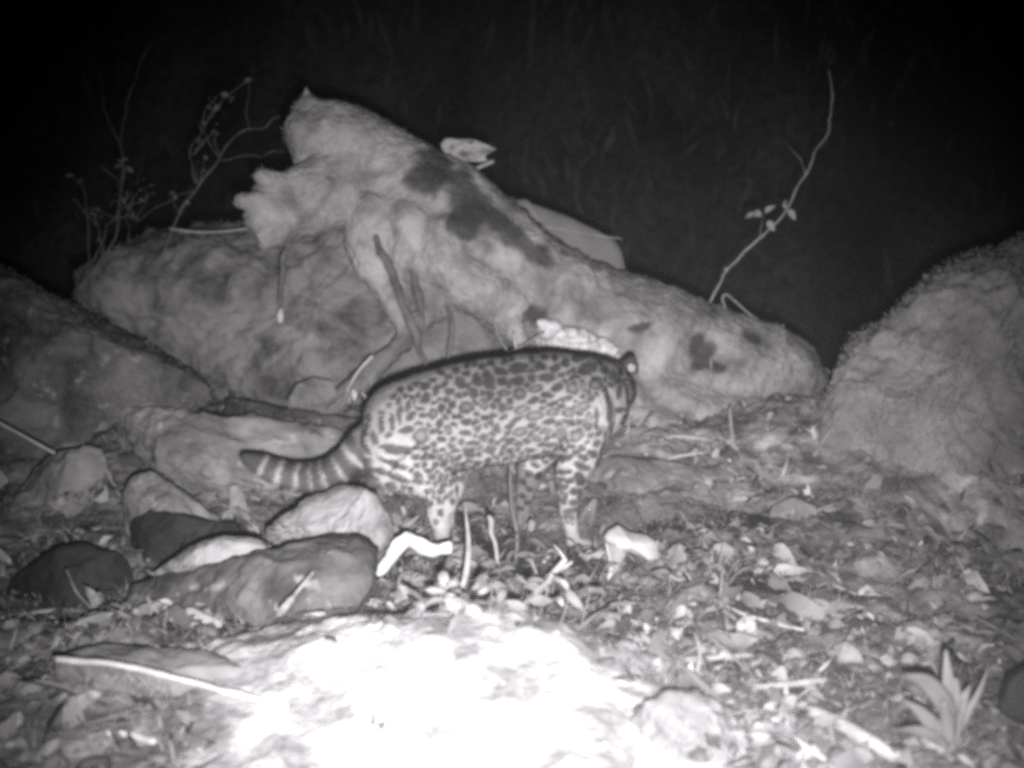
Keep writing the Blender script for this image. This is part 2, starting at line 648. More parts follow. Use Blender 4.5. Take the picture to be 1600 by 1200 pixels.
rock('rock', [(160, 820), (240, 800), (330, 815), (400, 830), (420, 850), (330, 880), (230, 900), (180, 880)], 1.78, 0.07, 0.1, M['black_rock'],  # its black stands in for the shade of the hollow
     tilt=0.08, rough=0.012, facets=16, cut=0.6, soft=1, crag=0.006, seed=67, label='black flat rock standing in for the dark hollow between the wedge rock and the foreground rock')
rock('rock', [(158, 1040), (172, 985), (190, 940), (205, 912), (280, 895), (360, 880), (440, 860), (500, 842), (560, 842), (585, 860), (580, 920), (560, 985), (480, 1030), (320, 1070), (200, 1075)],
     1.27, 0.08, 0.2, M['fore_rock'], tilt=0.13, rough=0.012, facets=14, cut=0.5, soft=0, crag=0.006, seed=68, nr=50, nt=220, p=5, frac=12,
     label='broad grey foreground rock with flat sloping top, left of the white sand')
rock('rock', [(405, 850), (415, 828), (450, 800), (500, 768), (535, 754), (560, 758), (588, 775), (612, 805), (620, 840), (612, 880), (590, 930), (565, 950), (550, 900), (560, 855), (500, 850), (440, 862)],
     1.62, 0.06, 0.10, M['pale_rock'], tilt=0.04, rough=0.012, seed=69, p=6, soft=0, facets=14, cut=0.6, frac=14, label='pale peaked rock standing below the base of the tail')
rock('rock', [(235, 898), (275, 868), (310, 848), (350, 838), (395, 843), (422, 856), (410, 876), (340, 892), (270, 908)], 1.56, 0.05, 0.08, M['pale_rock'],
     tilt=0.04, rough=0.007, seed=70, label='pale narrow rock lying left of the peaked rock')
rock('rock', [(960, 1200), (975, 1130), (1000, 1100), (1040, 1082), (1090, 1085), (1130, 1110), (1165, 1150), (1180, 1210), (1100, 1240), (1000, 1240)], 1.02, 0.06, 0.1, M['mid_rock'],
     tilt=0.06, rough=0.016, seed=71, frac=16, facets=12, cut=0.4, label='pale rounded rock at the bottom, right of the white sand')
rock('rock', [(905, 725), (960, 712), (1040, 716), (1090, 728), (1100, 770), (1090, 815), (1000, 826), (915, 820), (900, 770)], 2.20, 0.10, 0.15, M['mid_rock'],
     tilt=0.03, rough=0.012, seed=72, p=3.5, label='low flat-faced grey rock just right of the foreleg')
rock('rock', [(1560, 1110), (1575, 1060), (1610, 1035), (1660, 1040), (1680, 1120), (1620, 1150)], 1.15, 0.05, 0.08, M['black_rock'], rough=0.006, seed=73,
     label='dark rounded rock at the right edge behind the strap-leaved plant')
rock('rock', [(448, 622), (460, 600), (490, 588), (520, 596), (530, 615), (515, 638), (480, 645), (455, 640)], 2.55, 0.05, 0.08, M['mid_rock'], rough=0.006, seed=74,
     label='pale rounded stone at the foot of the earth bank above the tail')
rock('rock', [(1195, 830), (1205, 790), (1240, 775), (1275, 790), (1285, 830), (1260, 850), (1215, 850)], 2.0, 0.04, 0.06, M['mid_rock'], rough=0.006, seed=75,
     label='small rounded grey stone in the litter in front of the mossy boulder')
rock('rock', [(1215, 935), (1225, 905), (1260, 895), (1295, 905), (1300, 940), (1260, 955)], 1.66, 0.04, 0.06, M['dark_rock'], rough=0.006, seed=76,
     label='small dark stone half buried in the litter at right')
rock('rock', [(90, 1060), (85, 1030), (130, 1012), (220, 1006), (330, 1020), (420, 1050), (440, 1100), (360, 1120), (220, 1110), (120, 1090)], 1.17, 0.05, 0.1, M['mid_rock'],
     tilt=0.08, rough=0.008, seed=77, label='low flat grey rock at lower left under a long pale stick')


for k, o in enumerate([o for o in list(COL.objects) if o.name.startswith('rock') and o.data.materials[0] is not M['black_rock']]):
    V0 = verts(o.data)
    fuzz(o, 1800, 0.010, 0.003, 0.30 if o.data.materials[0] in (M['pale_rock'], M['mid_rock']) else 0.16, seed=80 + k, name='lichen', down=0.2,
         mask=lambda V, N: (N[:, 2] > 0.05) & (fbm(V, 14, 3, 77) > 0.0))

# ================================================================== the fallen log and its root mass
def lpath(rows, n=6):
    """rows of (px, py, Y, radius in pixels)"""
    return catmull([list(pt(a, b, Y)) + [r * pxm(Y)] for a, b, Y, r in rows], n)


log_parts = [
    tube(lpath([(1272, 600, 2.80, 52), (1240, 596, 2.80, 70), (1170, 585, 2.80, 86), (1080, 566, 2.80, 94), (980, 530, 2.80, 98), (890, 488, 2.79, 90), (810, 440, 2.78, 88),
                (735, 375, 2.78, 92), (660, 315, 2.78, 86), (590, 268, 2.78, 72), (530, 222, 2.78, 64), (490, 182, 2.78, 42), (474, 152, 2.78, 17)]), seg=28),
    tube(lpath([(500, 215, 2.76, 58), (480, 200, 2.76, 42), (470, 185, 2.76, 26)]), seg=16),
    tube(lpath([(560, 270, 2.74, 55), (500, 285, 2.70, 38), (450, 300, 2.66, 30), (405, 318, 2.64, 22), (380, 315, 2.63, 9)]), seg=16),
    tube(lpath([(540, 300, 2.72, 50), (480, 330, 2.68, 38), (430, 350, 2.65, 28), (400, 365, 2.64, 18)]), seg=16),
    ellipsoid(pt(470, 328, 2.67), (0.062, 0.05, 0.045), rot_euler(0.3, 0.4, 0)),
    ellipsoid(pt(505, 300, 2.66), (0.05, 0.04, 0.05)),
    ellipsoid(pt(438, 310, 2.64), (0.04, 0.03, 0.022)),
    ellipsoid(pt(425, 372, 2.66), (0.045, 0.03, 0.03)),
    ellipsoid(pt(408, 272, 2.66), (0.016, 0.016, 0.016)),
    ellipsoid(pt(420, 288, 2.67), (0.028, 0.022, 0.022)),
    ellipsoid(pt(376, 314, 2.63), (0.017, 0.017, 0.016)),
    ellipsoid(pt(405, 345, 2.62), (0.035, 0.03, 0.04)),
    ellipsoid(pt(470, 205, 2.72), (0.045, 0.05, 0.05)),
    tube(lpath([(470, 300, 2.66, 16), (435, 285, 2.62, 13), (412, 278, 2.60, 11), (404, 271, 2.59, 9)]), seg=10),
    tube(lpath([(460, 320, 2.64, 17), (410, 318, 2.60, 14), (384, 315, 2.58, 10), (372, 314, 2.575, 9)]), seg=10),
    tube(lpath([(450, 345, 2.64, 18), (410, 345, 2.60, 19), (392, 350, 2.585, 15)]), seg=10),
    tube(lpath([(460, 360, 2.66, 18), (425, 372, 2.62, 17), (405, 382, 2.60, 13)]), seg=10),
    tube(lpath([(480, 140, 2.78, 8), (474, 132, 2.78, 5)]), seg=8),
    tube(lpath([(612, 215, 2.78, 8), (618, 207, 2.78, 4), (617, 202, 2.78, 3)]), seg=8),
    tube(lpath([(690, 350, 2.66, 40), (700, 420, 2.64, 46), (760, 460, 2.64, 42), (820, 480, 2.66, 30)]), seg=14),
    tube(lpath([(650, 330, 2.68, 45), (640, 390, 2.66, 36), (665, 440, 2.64, 30), (690, 500, 2.63, 18)]), seg=14),
    tube(lpath([(590, 320, 2.70, 45), (575, 390, 2.67, 34), (600, 450, 2.64, 24), (640, 520, 2.62, 16)]), seg=14),
    tube(lpath([(760, 470, 2.66, 34), (800, 510, 2.62, 22), (815, 540, 2.6, 14)]), seg=12),
    tube(lpath([(690, 460, 2.64, 18), (640, 525, 2.62, 17), (580, 580, 2.59, 18), (515, 640, 2.55, 17), (490, 670, 2.52, 14)]), seg=14),
    tube(lpath([(1000, 590, 2.72, 60), (1060, 650, 2.66, 60), (1150, 660, 2.68, 55), (1230, 640, 2.76, 45)]), seg=16),
    tube(lpath([(930, 590, 2.66, 55), (990, 660, 2.6, 50), (1080, 700, 2.55, 40)]), seg=16),
]
LV, LF, LN = remesh(log_parts, 0.0085, 5)
ax = np.array((0.91, 0.0, -0.41))
sa = LV @ ax
LW = np.stack([sa * 6.0, LV[:, 1] * 1.2, (LV @ np.array((0.41, 0, 0.91))) * 1.2], 1)      # rings of bark round the stem
streak = fbm(LW, 6, 4, 87, 0.6) * sstep(-0.25, 0.1, LV[:, 0])
disp = 0.012 * fbm(LV, 6, 3, 81) + 0.008 * fbm(LV, 22, 5, 82, 0.65) + 0.007 * streak + 0.003 * fbm(LV * np.array((1, 1, 1)), 70, 2, 83)
LV = LV + LN * disp[:, None]


def proj(V):
    """pixel of world points in the plane of the photograph: used for reading off where patches of the real log are"""
    x, y, z = V[:, 0], V[:, 1], V[:, 2] - CAM_Z
    f = y * CP - z * SP
    u = y * SP + z * CP
    return 800 + FPX * x / f, 600 - FPX * u / f


lx = LV[:, 0]
lz = LV[:, 2]
ux, uy = proj(LV)
tone = 0.95 + 0.26 * fbm(LV, 8, 4, 84) + 0.30 * fbm(LV, 30, 4, 86, 0.65) + 0.35 * streak
tone = tone * (1 - 0.40 * sstep(470, 540, uy) * (1 - sstep(700, 760, ux)))      # soil clinging to the low root
# bare dark bark on the leaning stem, and painted shade in its pocket and hole
patch = np.zeros(len(LV))
wob = 26 * fbm(LV, 16, 4, 85)
for (cx, cy, ra, rb, an) in [(672, 275, 34, 42, 20), (735, 318, 70, 34, 42), (805, 368, 66, 24, 38), (725, 345, 35, 24, 20), (835, 492, 22, 17, 30),
                             (1090, 542, 15, 24, 10), (1098, 566, 20, 18, 0), (1122, 574, 20, 10, 20), (1112, 545, 12, 14, 0), (1172, 526, 16, 6, 25), (1005, 510, 20, 6, -15)]:
    a = math.radians(an)
    dx, dy = ux - cx, uy - cy
    q = np.sqrt(((dx * math.cos(a) + dy * math.sin(a)) / ra) ** 2 + ((-dx * math.sin(a) + dy * math.cos(a)) / rb) ** 2)
    patch = np.maximum(patch, 1 - sstep(0.6, 1.25, q + wob / 26))
hol = np.exp(-((ux - 1098) / 24) ** 2 - ((uy - 556) / 26) ** 2) * (1 + 0.6 * fbm(LV, 40, 3, 88))
LV = LV - LN * (0.045 * np.clip(hol, 0, 1.2))[:, None]
tone = tone * (1 - 0.74 * patch)
log = empty('fallen_log', pt(900, 640, 2.78), 'mossy fallen tree trunk with upturned knobbly roots lying behind the cat', 'log')
trunk = mk('trunk', LV, LF, M['log'], log, tone=np.clip(tone, 0.1, 1.5))
fuzz(trunk, 26000, 0.008, 0.0026, 0.36, seed=6, tone_fn=lambda i: 0.36 * np.clip(tone[i], 0.2, 1.4))
for rows in ([(480, 330, 2.68, 7), (462, 362, 2.63, 5.5), (446, 392, 2.62, 4), (441, 430, 2.63, 5), (439, 478, 2.63, 3.5)],
             [(570, 330, 2.72, 8), (592, 385, 2.615, 6), (612, 425, 2.60, 8), (628, 470, 2.60, 6), (642, 505, 2.58, 9), (655, 545, 2.57, 5), (668, 575, 2.55, 4)],
             [(625, 370, 2.70, 6), (642, 420, 2.61, 5), (655, 460, 2.60, 7), (660, 510, 2.57, 4)],
             [(690, 440, 2.68, 6), (702, 490, 2.60, 4), (706, 520, 2.58, 5), (700, 560, 2.57, 3)]):
    v, f = tube(lpath(rows), seg=8)
    mk('root', v + 0.007 * np.stack([fbm(v, 26, 3, 8 + k) for k in range(3)], 1), f, M['root'], log)
v, f = tube(lpath([(439, 482, 2.625, 3), (438, 492, 2.62, 6), (438, 503, 2.62, 4)]), seg=8)
mk('root_tip', v, f, M['white'], log)['label'] = 'pale cut tip of the hanging root'

# pale lumpy growth on the log above the cat's back
g = []
for i in range(46):
    t = random.random()
    x = 852 + 112 * t + random.uniform(-6, 6)
    y = 520 + 30 * t + random.uniform(-18, 16) * (1 - 0.5 * t)
    r = random.uniform(0.009, 0.019) * (1.1 - 0.35 * t)
    g.append(ellipsoid(pt(x, y, 2.55 + random.uniform(-0.012, 0.02)), (r * 1.2, r, r), nu=12, nv=8))
g.append(tube(lpath([(845, 532, 2.60, 20), (900, 538, 2.60, 28), (965, 558, 2.60, 14)]), seg=12))
V, F, N = remesh(g, 0.0045, 2)
V = V + N * (0.004 * fbm(V, 90, 3, 91))[:, None]
o = mk('fungus_crust', V, F, M['fungus'])
tag(o, 'bright white lumpy fungus crust on the log above the shoulder of the cat', 'fungus')


# ================================================================== sheets, chips, twigs
def sheet(name, poly, Y, mat, thick=0.006, bulge=0.02, tilt=0.0, label=None, cat=None, parent=None, seed=0, lean=0.0):
    """a thin curved piece with real thickness"""
    poly = np.asarray(poly, float)
    c = poly.mean(0)
    ring = np.vstack([poly, poly[:1]])
    d = np.concatenate([[0], np.cumsum(np.linalg.norm(np.diff(ring, axis=0), axis=1))])
    nt, nr = 72, 9
    t = np.linspace(0, d[-1], nt, endpoint=False)
    B = np.stack([np.interp(t, d, ring[:, 0]), np.interp(t, d, ring[:, 1])], 1)
    yb = poly[:, 1].max()
    top, bot = [], []
    for r in np.linspace(0.02, 1, nr):
        Q = c + (B - c) * r
        for q in Q:
            dep = Y + tilt * (yb - q[1]) / 100 + lean * (q[0] - c[0]) / 100 - bulge * (1 - r * r)
            top.append(pt(q[0], q[1], dep))
            bot.append(pt(q[0], q[1], dep + thick))
    V = np.array(top + bot)
    n0 = len(top)
    V[:, 1] += np.tile(0.5 * bulge * fbm(V[:n0], 14, 3, seed), 2)
    F = []
    for i in range(nr - 1):
        for k in range(nt):
            a, b = i * nt + k, i * nt + (k + 1) % nt
            F.append((a, a + nt, b + nt, b))
            F.append((n0 + a, n0 + b, n0 + b + nt, n0 + a + nt))
    e = (nr - 1) * nt
    for k in range(nt):
        a, b = e + k, e + (k + 1) % nt
        F.append((a, n0 + a, n0 + b, b))
    F.append(tuple(range(nt)))
    F.append(tuple(n0 + k for k in reversed(range(nt))))
    o = mk(name, V, F, mat, parent)
    if parent is None:
        tag(o, label, cat)
    return o


bl = empty('broad_leaf', pt(880, 430, 3.05), 'large smooth leaf-like sheet with a midrib standing behind the log', 'leaf')
sheet('blade', [(740, 330), (770, 312), (800, 306), (806, 313), (822, 311), (830, 318), (880, 335), (930, 358), (962, 376), (972, 395), (980, 432), (975, 480), (880, 470), (790, 420)], 3.05,
      M['slab'], thick=0.012, bulge=0.03, parent=bl, seed=4)
v, f = tube(lpath([(780, 342, 3.02, 1.6), (830, 351, 3.015, 1.6), (890, 360, 3.015, 1.4), (940, 369, 3.02, 1.2), (972, 373, 3.03, 1.0)]), seg=6)
mk('midrib', v, f, M['twig'], bl)

cp = empty('wood_chip', pt(735, 255, 2.82), 'broken piece of pale wood jutting out above the log', 'wood')
sheet('chip', [(688, 226), (695, 217), (702, 216), (716, 218), (738, 217), (748, 221), (771, 230), (776, 233), (766, 239), (757, 245), (763, 251), (752, 253), (735, 252), (712, 253), (703, 251), (695, 242)], 2.80, M['log'], thick=0.03, bulge=0.004, parent=cp, seed=3)
cpm = material('chip_wood', 0.14, 0.46, 26, bump=0.6, bump_scale=90, p0=0.40, p1=0.52, stretch=(1, 1, 2))
cp.children[0].data.materials[0] = cpm


def twig(name, rows, mat, label=None, cat='twig', parent=None, seg=6, n=5, wig=0.0, seed=0):
    P = lpath(rows, n)
    if wig:
        P[:, :3] += wig * np.stack([fbm(P[:, :3], 18, 2, seed + k) for k in range(3)], 1)
    v, f = tube(P, seg=seg)
    o = mk(name, v, f, mat, parent)
    if parent is None:
        tag(o, label, cat)
    return o


twig('twig', [(718, 274, 2.80, 3.0), (745, 263, 2.80, 3.0), (771, 252, 2.80, 3.2)], M['twig'], 'short straight twig poking out under the wood chip above the log')


def leaf_mesh(L, W, curl, fold, seed=0, nl=6):
    """leaf along +x with its stalk at the origin, curling down in z"""
    V, F = [], []
    for i in range(nl + 1):
        t = i / nl
        w = W * (math.sin(math.pi * min(1, t * 0.94 + 0.05)) ** 0.8) * (1 + 0.12 * math.sin(seed + 7 * t))
        ang = curl * t
        x = L * (math.sin(ang) / max(curl, 1e-3)) if curl else L * t
        z = L * ((math.cos(ang) - 1) / max(curl, 1e-3)) if curl else 0
        z += 0.05 * L * math.sin(seed * 1.7 + 5 * t)
        for s in (-1, 0, 1):
            V.append((x, s * w / 2, z + fold * abs(s) * w * 0.5))
    for i in range(nl):
        for k in (0, 1):
            a = i * 3 + k
            F.append((a, a + 3, a + 4, a + 1))
    return np.array(V), F


def leaf_at(parent, p, L, W, direction, mat, curl=0.5, fold=0.3, seed=0, name='leaf', roll=0.0):
    v, f = leaf_mesh(L, W, curl, fold, seed)
    q = Vector(direction).to_track_quat('X', 'Z').to_matrix() @ Matrix.Rotation(roll, 3, 'X')
    v = v @ np.array(q).T + np.array(p)
    return mk(name, v, f, mat, parent)


# long bare shoot at right with its few leaves
br = empty('sapling', pt(1107, 473, 2.85), 'thin bare shoot rising from the log against the dark, with few small leaves', 'sapling')
twig('stem', [(1104, 482, 2.85, 2.0), (1130, 432, 2.86, 1.9), (1155, 400, 2.87, 1.9), (1200, 358, 2.88, 1.7), (1235, 322, 2.90, 1.6), (1260, 272, 2.92, 1.4), (1285, 225, 2.94, 1.2), (1300, 175, 2.96, 1.0),
              (1298, 130, 2.98, 1.0), (1293, 108, 2.99, 0.7)], M['twig'], parent=br, wig=0.012, seed=5)
twig('branch', [(1259, 273, 2.92, 1.2), (1250, 248, 2.93, 1.0), (1232, 229, 2.94, 0.6)], M['dim_twig'], parent=br)
twig('branch', [(1187, 370, 2.88, 1.0), (1190, 350, 2.88, 0.9), (1194, 335, 2.88, 0.7)], M['dim_twig'], parent=br)
for (a, b, dx, dz, L) in [(1190, 337, -0.8, 0.3, .035), (1196, 333, 0.6, 0.7, .03), (1200, 345, 0.3, -0.6, .03), (1178, 336, -1, -.1, .03), (1228, 325, -0.3, 0.8, .025), (1232, 328, 0.6, -0.8, .03), (1137, 425, -0.6, 0.7, .018)]:
    leaf_at(br, pt(a, b, 2.87), L * 1.1, L * 0.6, (dx, -0.3, dz), M['twig'], roll=1.1)
twig('twig', [(1134, 482, 2.80, 1.6), (1129, 468, 2.80, 1.5), (1134, 460, 2.80, 1.4), (1150, 472, 2.80, 1.4), (1170, 490, 2.80, 1.4), (1187, 503, 2.80, 1.4), (1192, 518, 2.80, 1.4)], M['twig'],
     'thin twig bent in a hairpin on top of the log')
twig('twig', [(1443, 440, 2.6, 1.6), (1447, 433, 2.6, 1.6), (1444, 428, 2.6, 1.4)], M['twig'], 'tiny hooked twig on the crest of the mossy boulder')
twig('straw', [(1110, 545, 2.68, 1.8), (1111, 580, 2.66, 2.0), (1110, 625, 2.62, 2.0)], M['twig'], 'pale upright straw in front of the dark hole in the log', 'straw')
twig('twig', [(773, 495, 2.52, 1.4), (775, 515, 2.5, 1.4), (785, 535, 2.48, 1.4), (793, 549, 2.46, 1.4)], M['twig'], 'thin pale twig hanging above the middle of the cat\'s back')
twig('twig', [(803, 520, 2.45, 2.6), (805, 535, 2.44, 3.0), (808, 550, 2.43, 3.0)], M['wood'], 'short stubby pale twig upright above the cat\'s back')
twig('twig', [(795, 550, 2.42, 1.8), (820, 538, 2.46, 2.0), (850, 518, 2.52, 2.0)], M['twig'], 'thin twig slanting up to the white fungus crust')
twig('twig', [(265, 357, 2.78, 2.2), (300, 362, 2.76, 2.2), (345, 362, 2.74, 2.0), (395, 356, 2.72, 1.8)], M['twig'], 'thin pale stick lying along the top edge of the earth bank')
twig('stick', [(-30, 645, 1.95, 2.8), (20, 672, 1.93, 2.8), (85, 708, 1.90, 2.4)], M['twig'], 'thin straight stick slanting in from the left edge', 'stick')

# dim shrub at left
sb = empty('shrub', pt(160, 440, 2.95), 'dim leafless shrub with thin forked stems on the left against the black', 'shrub')
for k, rows in enumerate([
    [(150, 455, 2.95, 2.0), (165, 400, 2.95, 1.9), (182, 345, 2.96, 1.8), (190, 280, 2.97, 1.6), (190, 230, 2.98, 1.4), (175, 190, 2.99, 1.0), (160, 150, 3.0, 0.7)],
    [(190, 225, 2.98, 1.0), (200, 150, 3.0, 0.8), (222, 95, 3.02, 0.7), (245, 60, 3.03, 0.5)],
    [(120, 455, 2.93, 1.8), (150, 405, 2.94, 1.6), (185, 330, 2.95, 1.4), (225, 315, 2.95, 1.0), (240, 300, 2.96, 0.7)],
    [(143, 420, 2.93, 1.2), (137, 340, 2.94, 1.2), (130, 300, 2.95, 1.0), (115, 272, 2.95, 0.7)],
    [(225, 430, 2.80, 1.8), (262, 375, 2.80, 2.2), (280, 335, 2.80, 2.2), (310, 288, 2.80, 2.0), (345, 245, 2.82, 1.8), (375, 208, 2.84, 1.6), (405, 195, 2.84, 1.4), (440, 182, 2.82, 1.0)],
    [(306, 288, 2.80, 1.6), (297, 270, 2.80, 1.4), (300, 240, 2.82, 1.2), (318, 195, 2.84, 1.2), (345, 160, 2.85, 1.0), (375, 135, 2.86, 0.8), (395, 122, 2.86, 0.6)],
    [(340, 250, 2.82, 1.2), (375, 242, 2.82, 1.1), (410, 241, 2.80, 1.0), (448, 239, 2.78, 0.8)],
    [(385, 200, 2.84, 0.8), (388, 165, 2.85, 0.7), (390, 130, 2.86, 0.5)],
    [(215, 345, 2.9, 0.8), (250, 320, 2.88, 0.9), (300, 295, 2.84, 0.9)],
    [(160, 400, 2.94, 1.0), (150, 350, 2.95, 0.9), (140, 320, 2.96, 0.6)],
    [(196, 430, 2.9, 1.0), (204, 370, 2.92, 0.9), (200, 330, 2.94, 0.7), (216, 300, 2.95, 0.5)],
]):
    twig('stem', [(a, b, y, r * 0.75) for a, b, y, r in rows], M['shrub'], parent=sb, wig=0.012, seed=k)
g = np.random.default_rng(31)
for k in range(22):
    a, b = [(182, 345), (190, 285), (160, 400), (200, 330), (150, 350), (300, 240), (318, 195), (345, 245), (280, 335), (310, 288), (215, 345)][k % 11]
    da, db = g.uniform(-38, 38), -g.uniform(10, 55)
    Yk = 2.95 if a < 260 else 2.82
    twig('side_twig', [(a, b, Yk, 0.9), (a + da * .6 + g.uniform(-6, 6), b + db * .5, Yk, 0.7), (a + da, b + db, Yk - .03, 0.4)], M['shrub'], parent=sb, wig=0.012, seed=60 + k)
    for q in range(3):
        L = g.uniform(0.008, 0.018)
        leaf_at(sb, pt(a + da * g.uniform(.5, 1.05), b + db * g.uniform(.5, 1.05), Yk - .02), L, L * 0.6, (g.uniform(-1, 1), -0.6, g.uniform(-1, 1)), M['shrub'], seed=k, roll=g.uniform(0.3, 1.4))
for (a, b) in [(190, 250), (196, 262), (186, 258), (115, 275), (122, 282), (300, 232), (306, 222), (316, 186), (366, 152), (358, 150), (240, 300), (228, 312), (205, 330), (180, 345), (212, 290), (222, 284), (232, 292), (195, 318), (172, 322), (150, 340), (345, 165), (392, 124)]:
    L = random.uniform(0.014, 0.03)
    leaf_at(sb, pt(a, b, 2.94 if a < 260 else 2.83), L, L * 0.55, (random.uniform(-1, 1), -0.4, random.uniform(-0.6, 1)), M['shrub'], seed=a, roll=1.1)


# ================================================================== the spotted cat
CY = 1.90


def cpt(px, py, dy=0.0):
    p = pt(px, py, CY)
    p[1] += dy
    return p


K = pxm(CY)
torso = []
for (x, top, bot, hw, dy) in [(572, 668, 728, 0.030, -0.01), (590, 636, 752, 0.052, -0.01), (620, 606, 762, 0.064, -0.01), (670, 583, 746, 0.066, 0.0), (740, 565, 733, 0.064, 0.0),
                              (800, 556, 722, 0.066, 0.005), (855, 553, 713, 0.067, 0.01), (905, 556, 704, 0.064, 0.015), (940, 564, 690, 0.058, 0.03), (962, 578, 660, 0.042, 0.05), (976, 596, 634, 0.018, 0.06)]:
    a, b = cpt(x, top), cpt(x, bot)
    c = (a + b) / 2
    torso.append((c[0], c[1] + dy, c[2], hw, (a[2] - b[2]) / 2))
cat_parts = [tube(catmull(torso, 5), seg=32, side=(0, 1, 0))]


def limb(rows, seg=16, n=5):
    return tube(catmull([list(cpt(a, b, dy)) + [r * K] for a, b, dy, r in rows], n), seg=seg)


# near hind leg, far hind leg
for dy, sx in ((-0.042, 0), (0.05, 6)):
    cat_parts.append(ellipsoid(cpt(640 + sx, 700, dy * 0.85), (76 * K, 0.036, 66 * K), rot_euler(0, math.radians(28), 0)))
    cat_parts.append(limb([(640 + sx, 705, dy, 44), (682 + sx, 742, dy - 0.004, 34), (692 + sx, 772, dy - 0.004, 27), (690 + sx, 798, dy, 18), (693 + sx, 826, dy, 12), (694 + sx, 850, dy, 12)]))
    cat_parts.append(ellipsoid(cpt(705 + sx, 856, dy), (24 * K, 0.019, 12 * K)))
    for t in (-0.012, -0.004, 0.004, 0.012):
        cat_parts.append(ellipsoid(cpt(722 + sx, 858, dy + t), (9 * K, 0.006, 9 * K), nu=10, nv=8))
# forelegs: the near one straight down, the far one reaching back under the chest
for dy, rows, paw in ((-0.036, [(912, 660, 42), (906, 700, 35), (894, 730, 27), (888, 758, 20), (887, 785, 14.5), (890, 812, 12), (894, 838, 12)], (906, 845)),
                      (0.045, [(892, 660, 40), (866, 692, 34), (842, 722, 29), (828, 755, 21), (821, 785, 14.5), (818, 812, 11.5), (817, 836, 11)], (826, 843))):
    cat_parts.append(ellipsoid(cpt(rows[0][0] - 4, 645, dy * 0.8), (50 * K, 0.034, 68 * K), rot_euler(0, math.radians(-10), 0)))
    cat_parts.append(limb([(a, b, dy, r) for a, b, r in rows]))
    cat_parts.append(ellipsoid(cpt(paw[0], paw[1], dy), (23 * K, 0.019, 12 * K)))
    for t in (-0.013, -0.0045, 0.0045, 0.013):
        cat_parts.append(ellipsoid(cpt(paw[0] + 17, paw[1] + 3, dy + t), (9 * K, 0.006, 8 * K), nu=10, nv=8))
TAIL = [(592, 684, 0.0, 36), (566, 702, 0.0, 31), (536, 727, 0.0, 26), (500, 744, 0.005, 24), (462, 746, 0.01, 23), (430, 740, 0.015, 22), (404, 730, 0.02, 18), (386, 721, 0.022, 12), (374, 714, 0.024, 4)]
cat_parts.append(limb(TAIL, seg=18, n=6))
# neck and head, turned away from the camera
cat_parts.append(tube(catmull([list(cpt(915, 610, 0.03)) + [0.062], list(cpt(950, 612, 0.075)) + [0.054], list(cpt(964, 626, 0.115)) + [0.048]], 5), seg=18))
hc = cpt(967, 627, 0.13)
cat_parts.append(ellipsoid(hc, (0.050, 0.052, 0.046)))
cat_parts.append(ellipsoid(hc + np.array((0.014, 0.050, -0.016)), (0.024, 0.026, 0.020)))
cat_parts.append(ellipsoid(hc + np.array((-0.022, 0.02, -0.016)), (0.024, 0.025, 0.02)))
for sx in (-0.030, 0.030):
    e = hc + np.array((sx, -0.002, 0.036))
    cat_parts.append(tube(catmull([[*(e), 0.022, 0.010], [*(e + (sx * 0.18, 0.0, 0.016)), 0.018, 0.008], [*(e + (sx * 0.36, 0.002, 0.032)), 0.008, 0.005]], 4), seg=14, side=(1, 0, 0)))
CV, CF, CN = remesh(cat_parts, 0.0030, 5)
CV = CV + CN * (0.0022 * fbm(CV, 45, 3, 101) + 0.004 * fbm(CV, 12, 2, 102))[:, None]

# coat: measured in the cat's own side plane (u along the body, v up), the same on both flanks
cu, cv = proj(np.stack([CV[:, 0], np.full(len(CV), CY), CV[:, 2]], 1))
wu = cu + 4.2 * fbm(CV, 60, 3, 103, 0.6)
wv = cv + 4.2 * fbm(CV, 60, 3, 104, 0.6)
A = (560.0, 530.0, 3.636)
spots = []


def add(ox, oy, s, rows):
    for r in rows:
        x, y, a, b = r[:4]
        an = r[4] if len(r) > 4 else 0
        ring = r[5] if len(r) > 5 else 0
        spots.append((ox + x / s, oy + y / s, (1.28 if s == 3.158 else 0.98) * a / s, (1.28 if s == 3.158 else 0.98) * b / s, math.radians(an), ring))


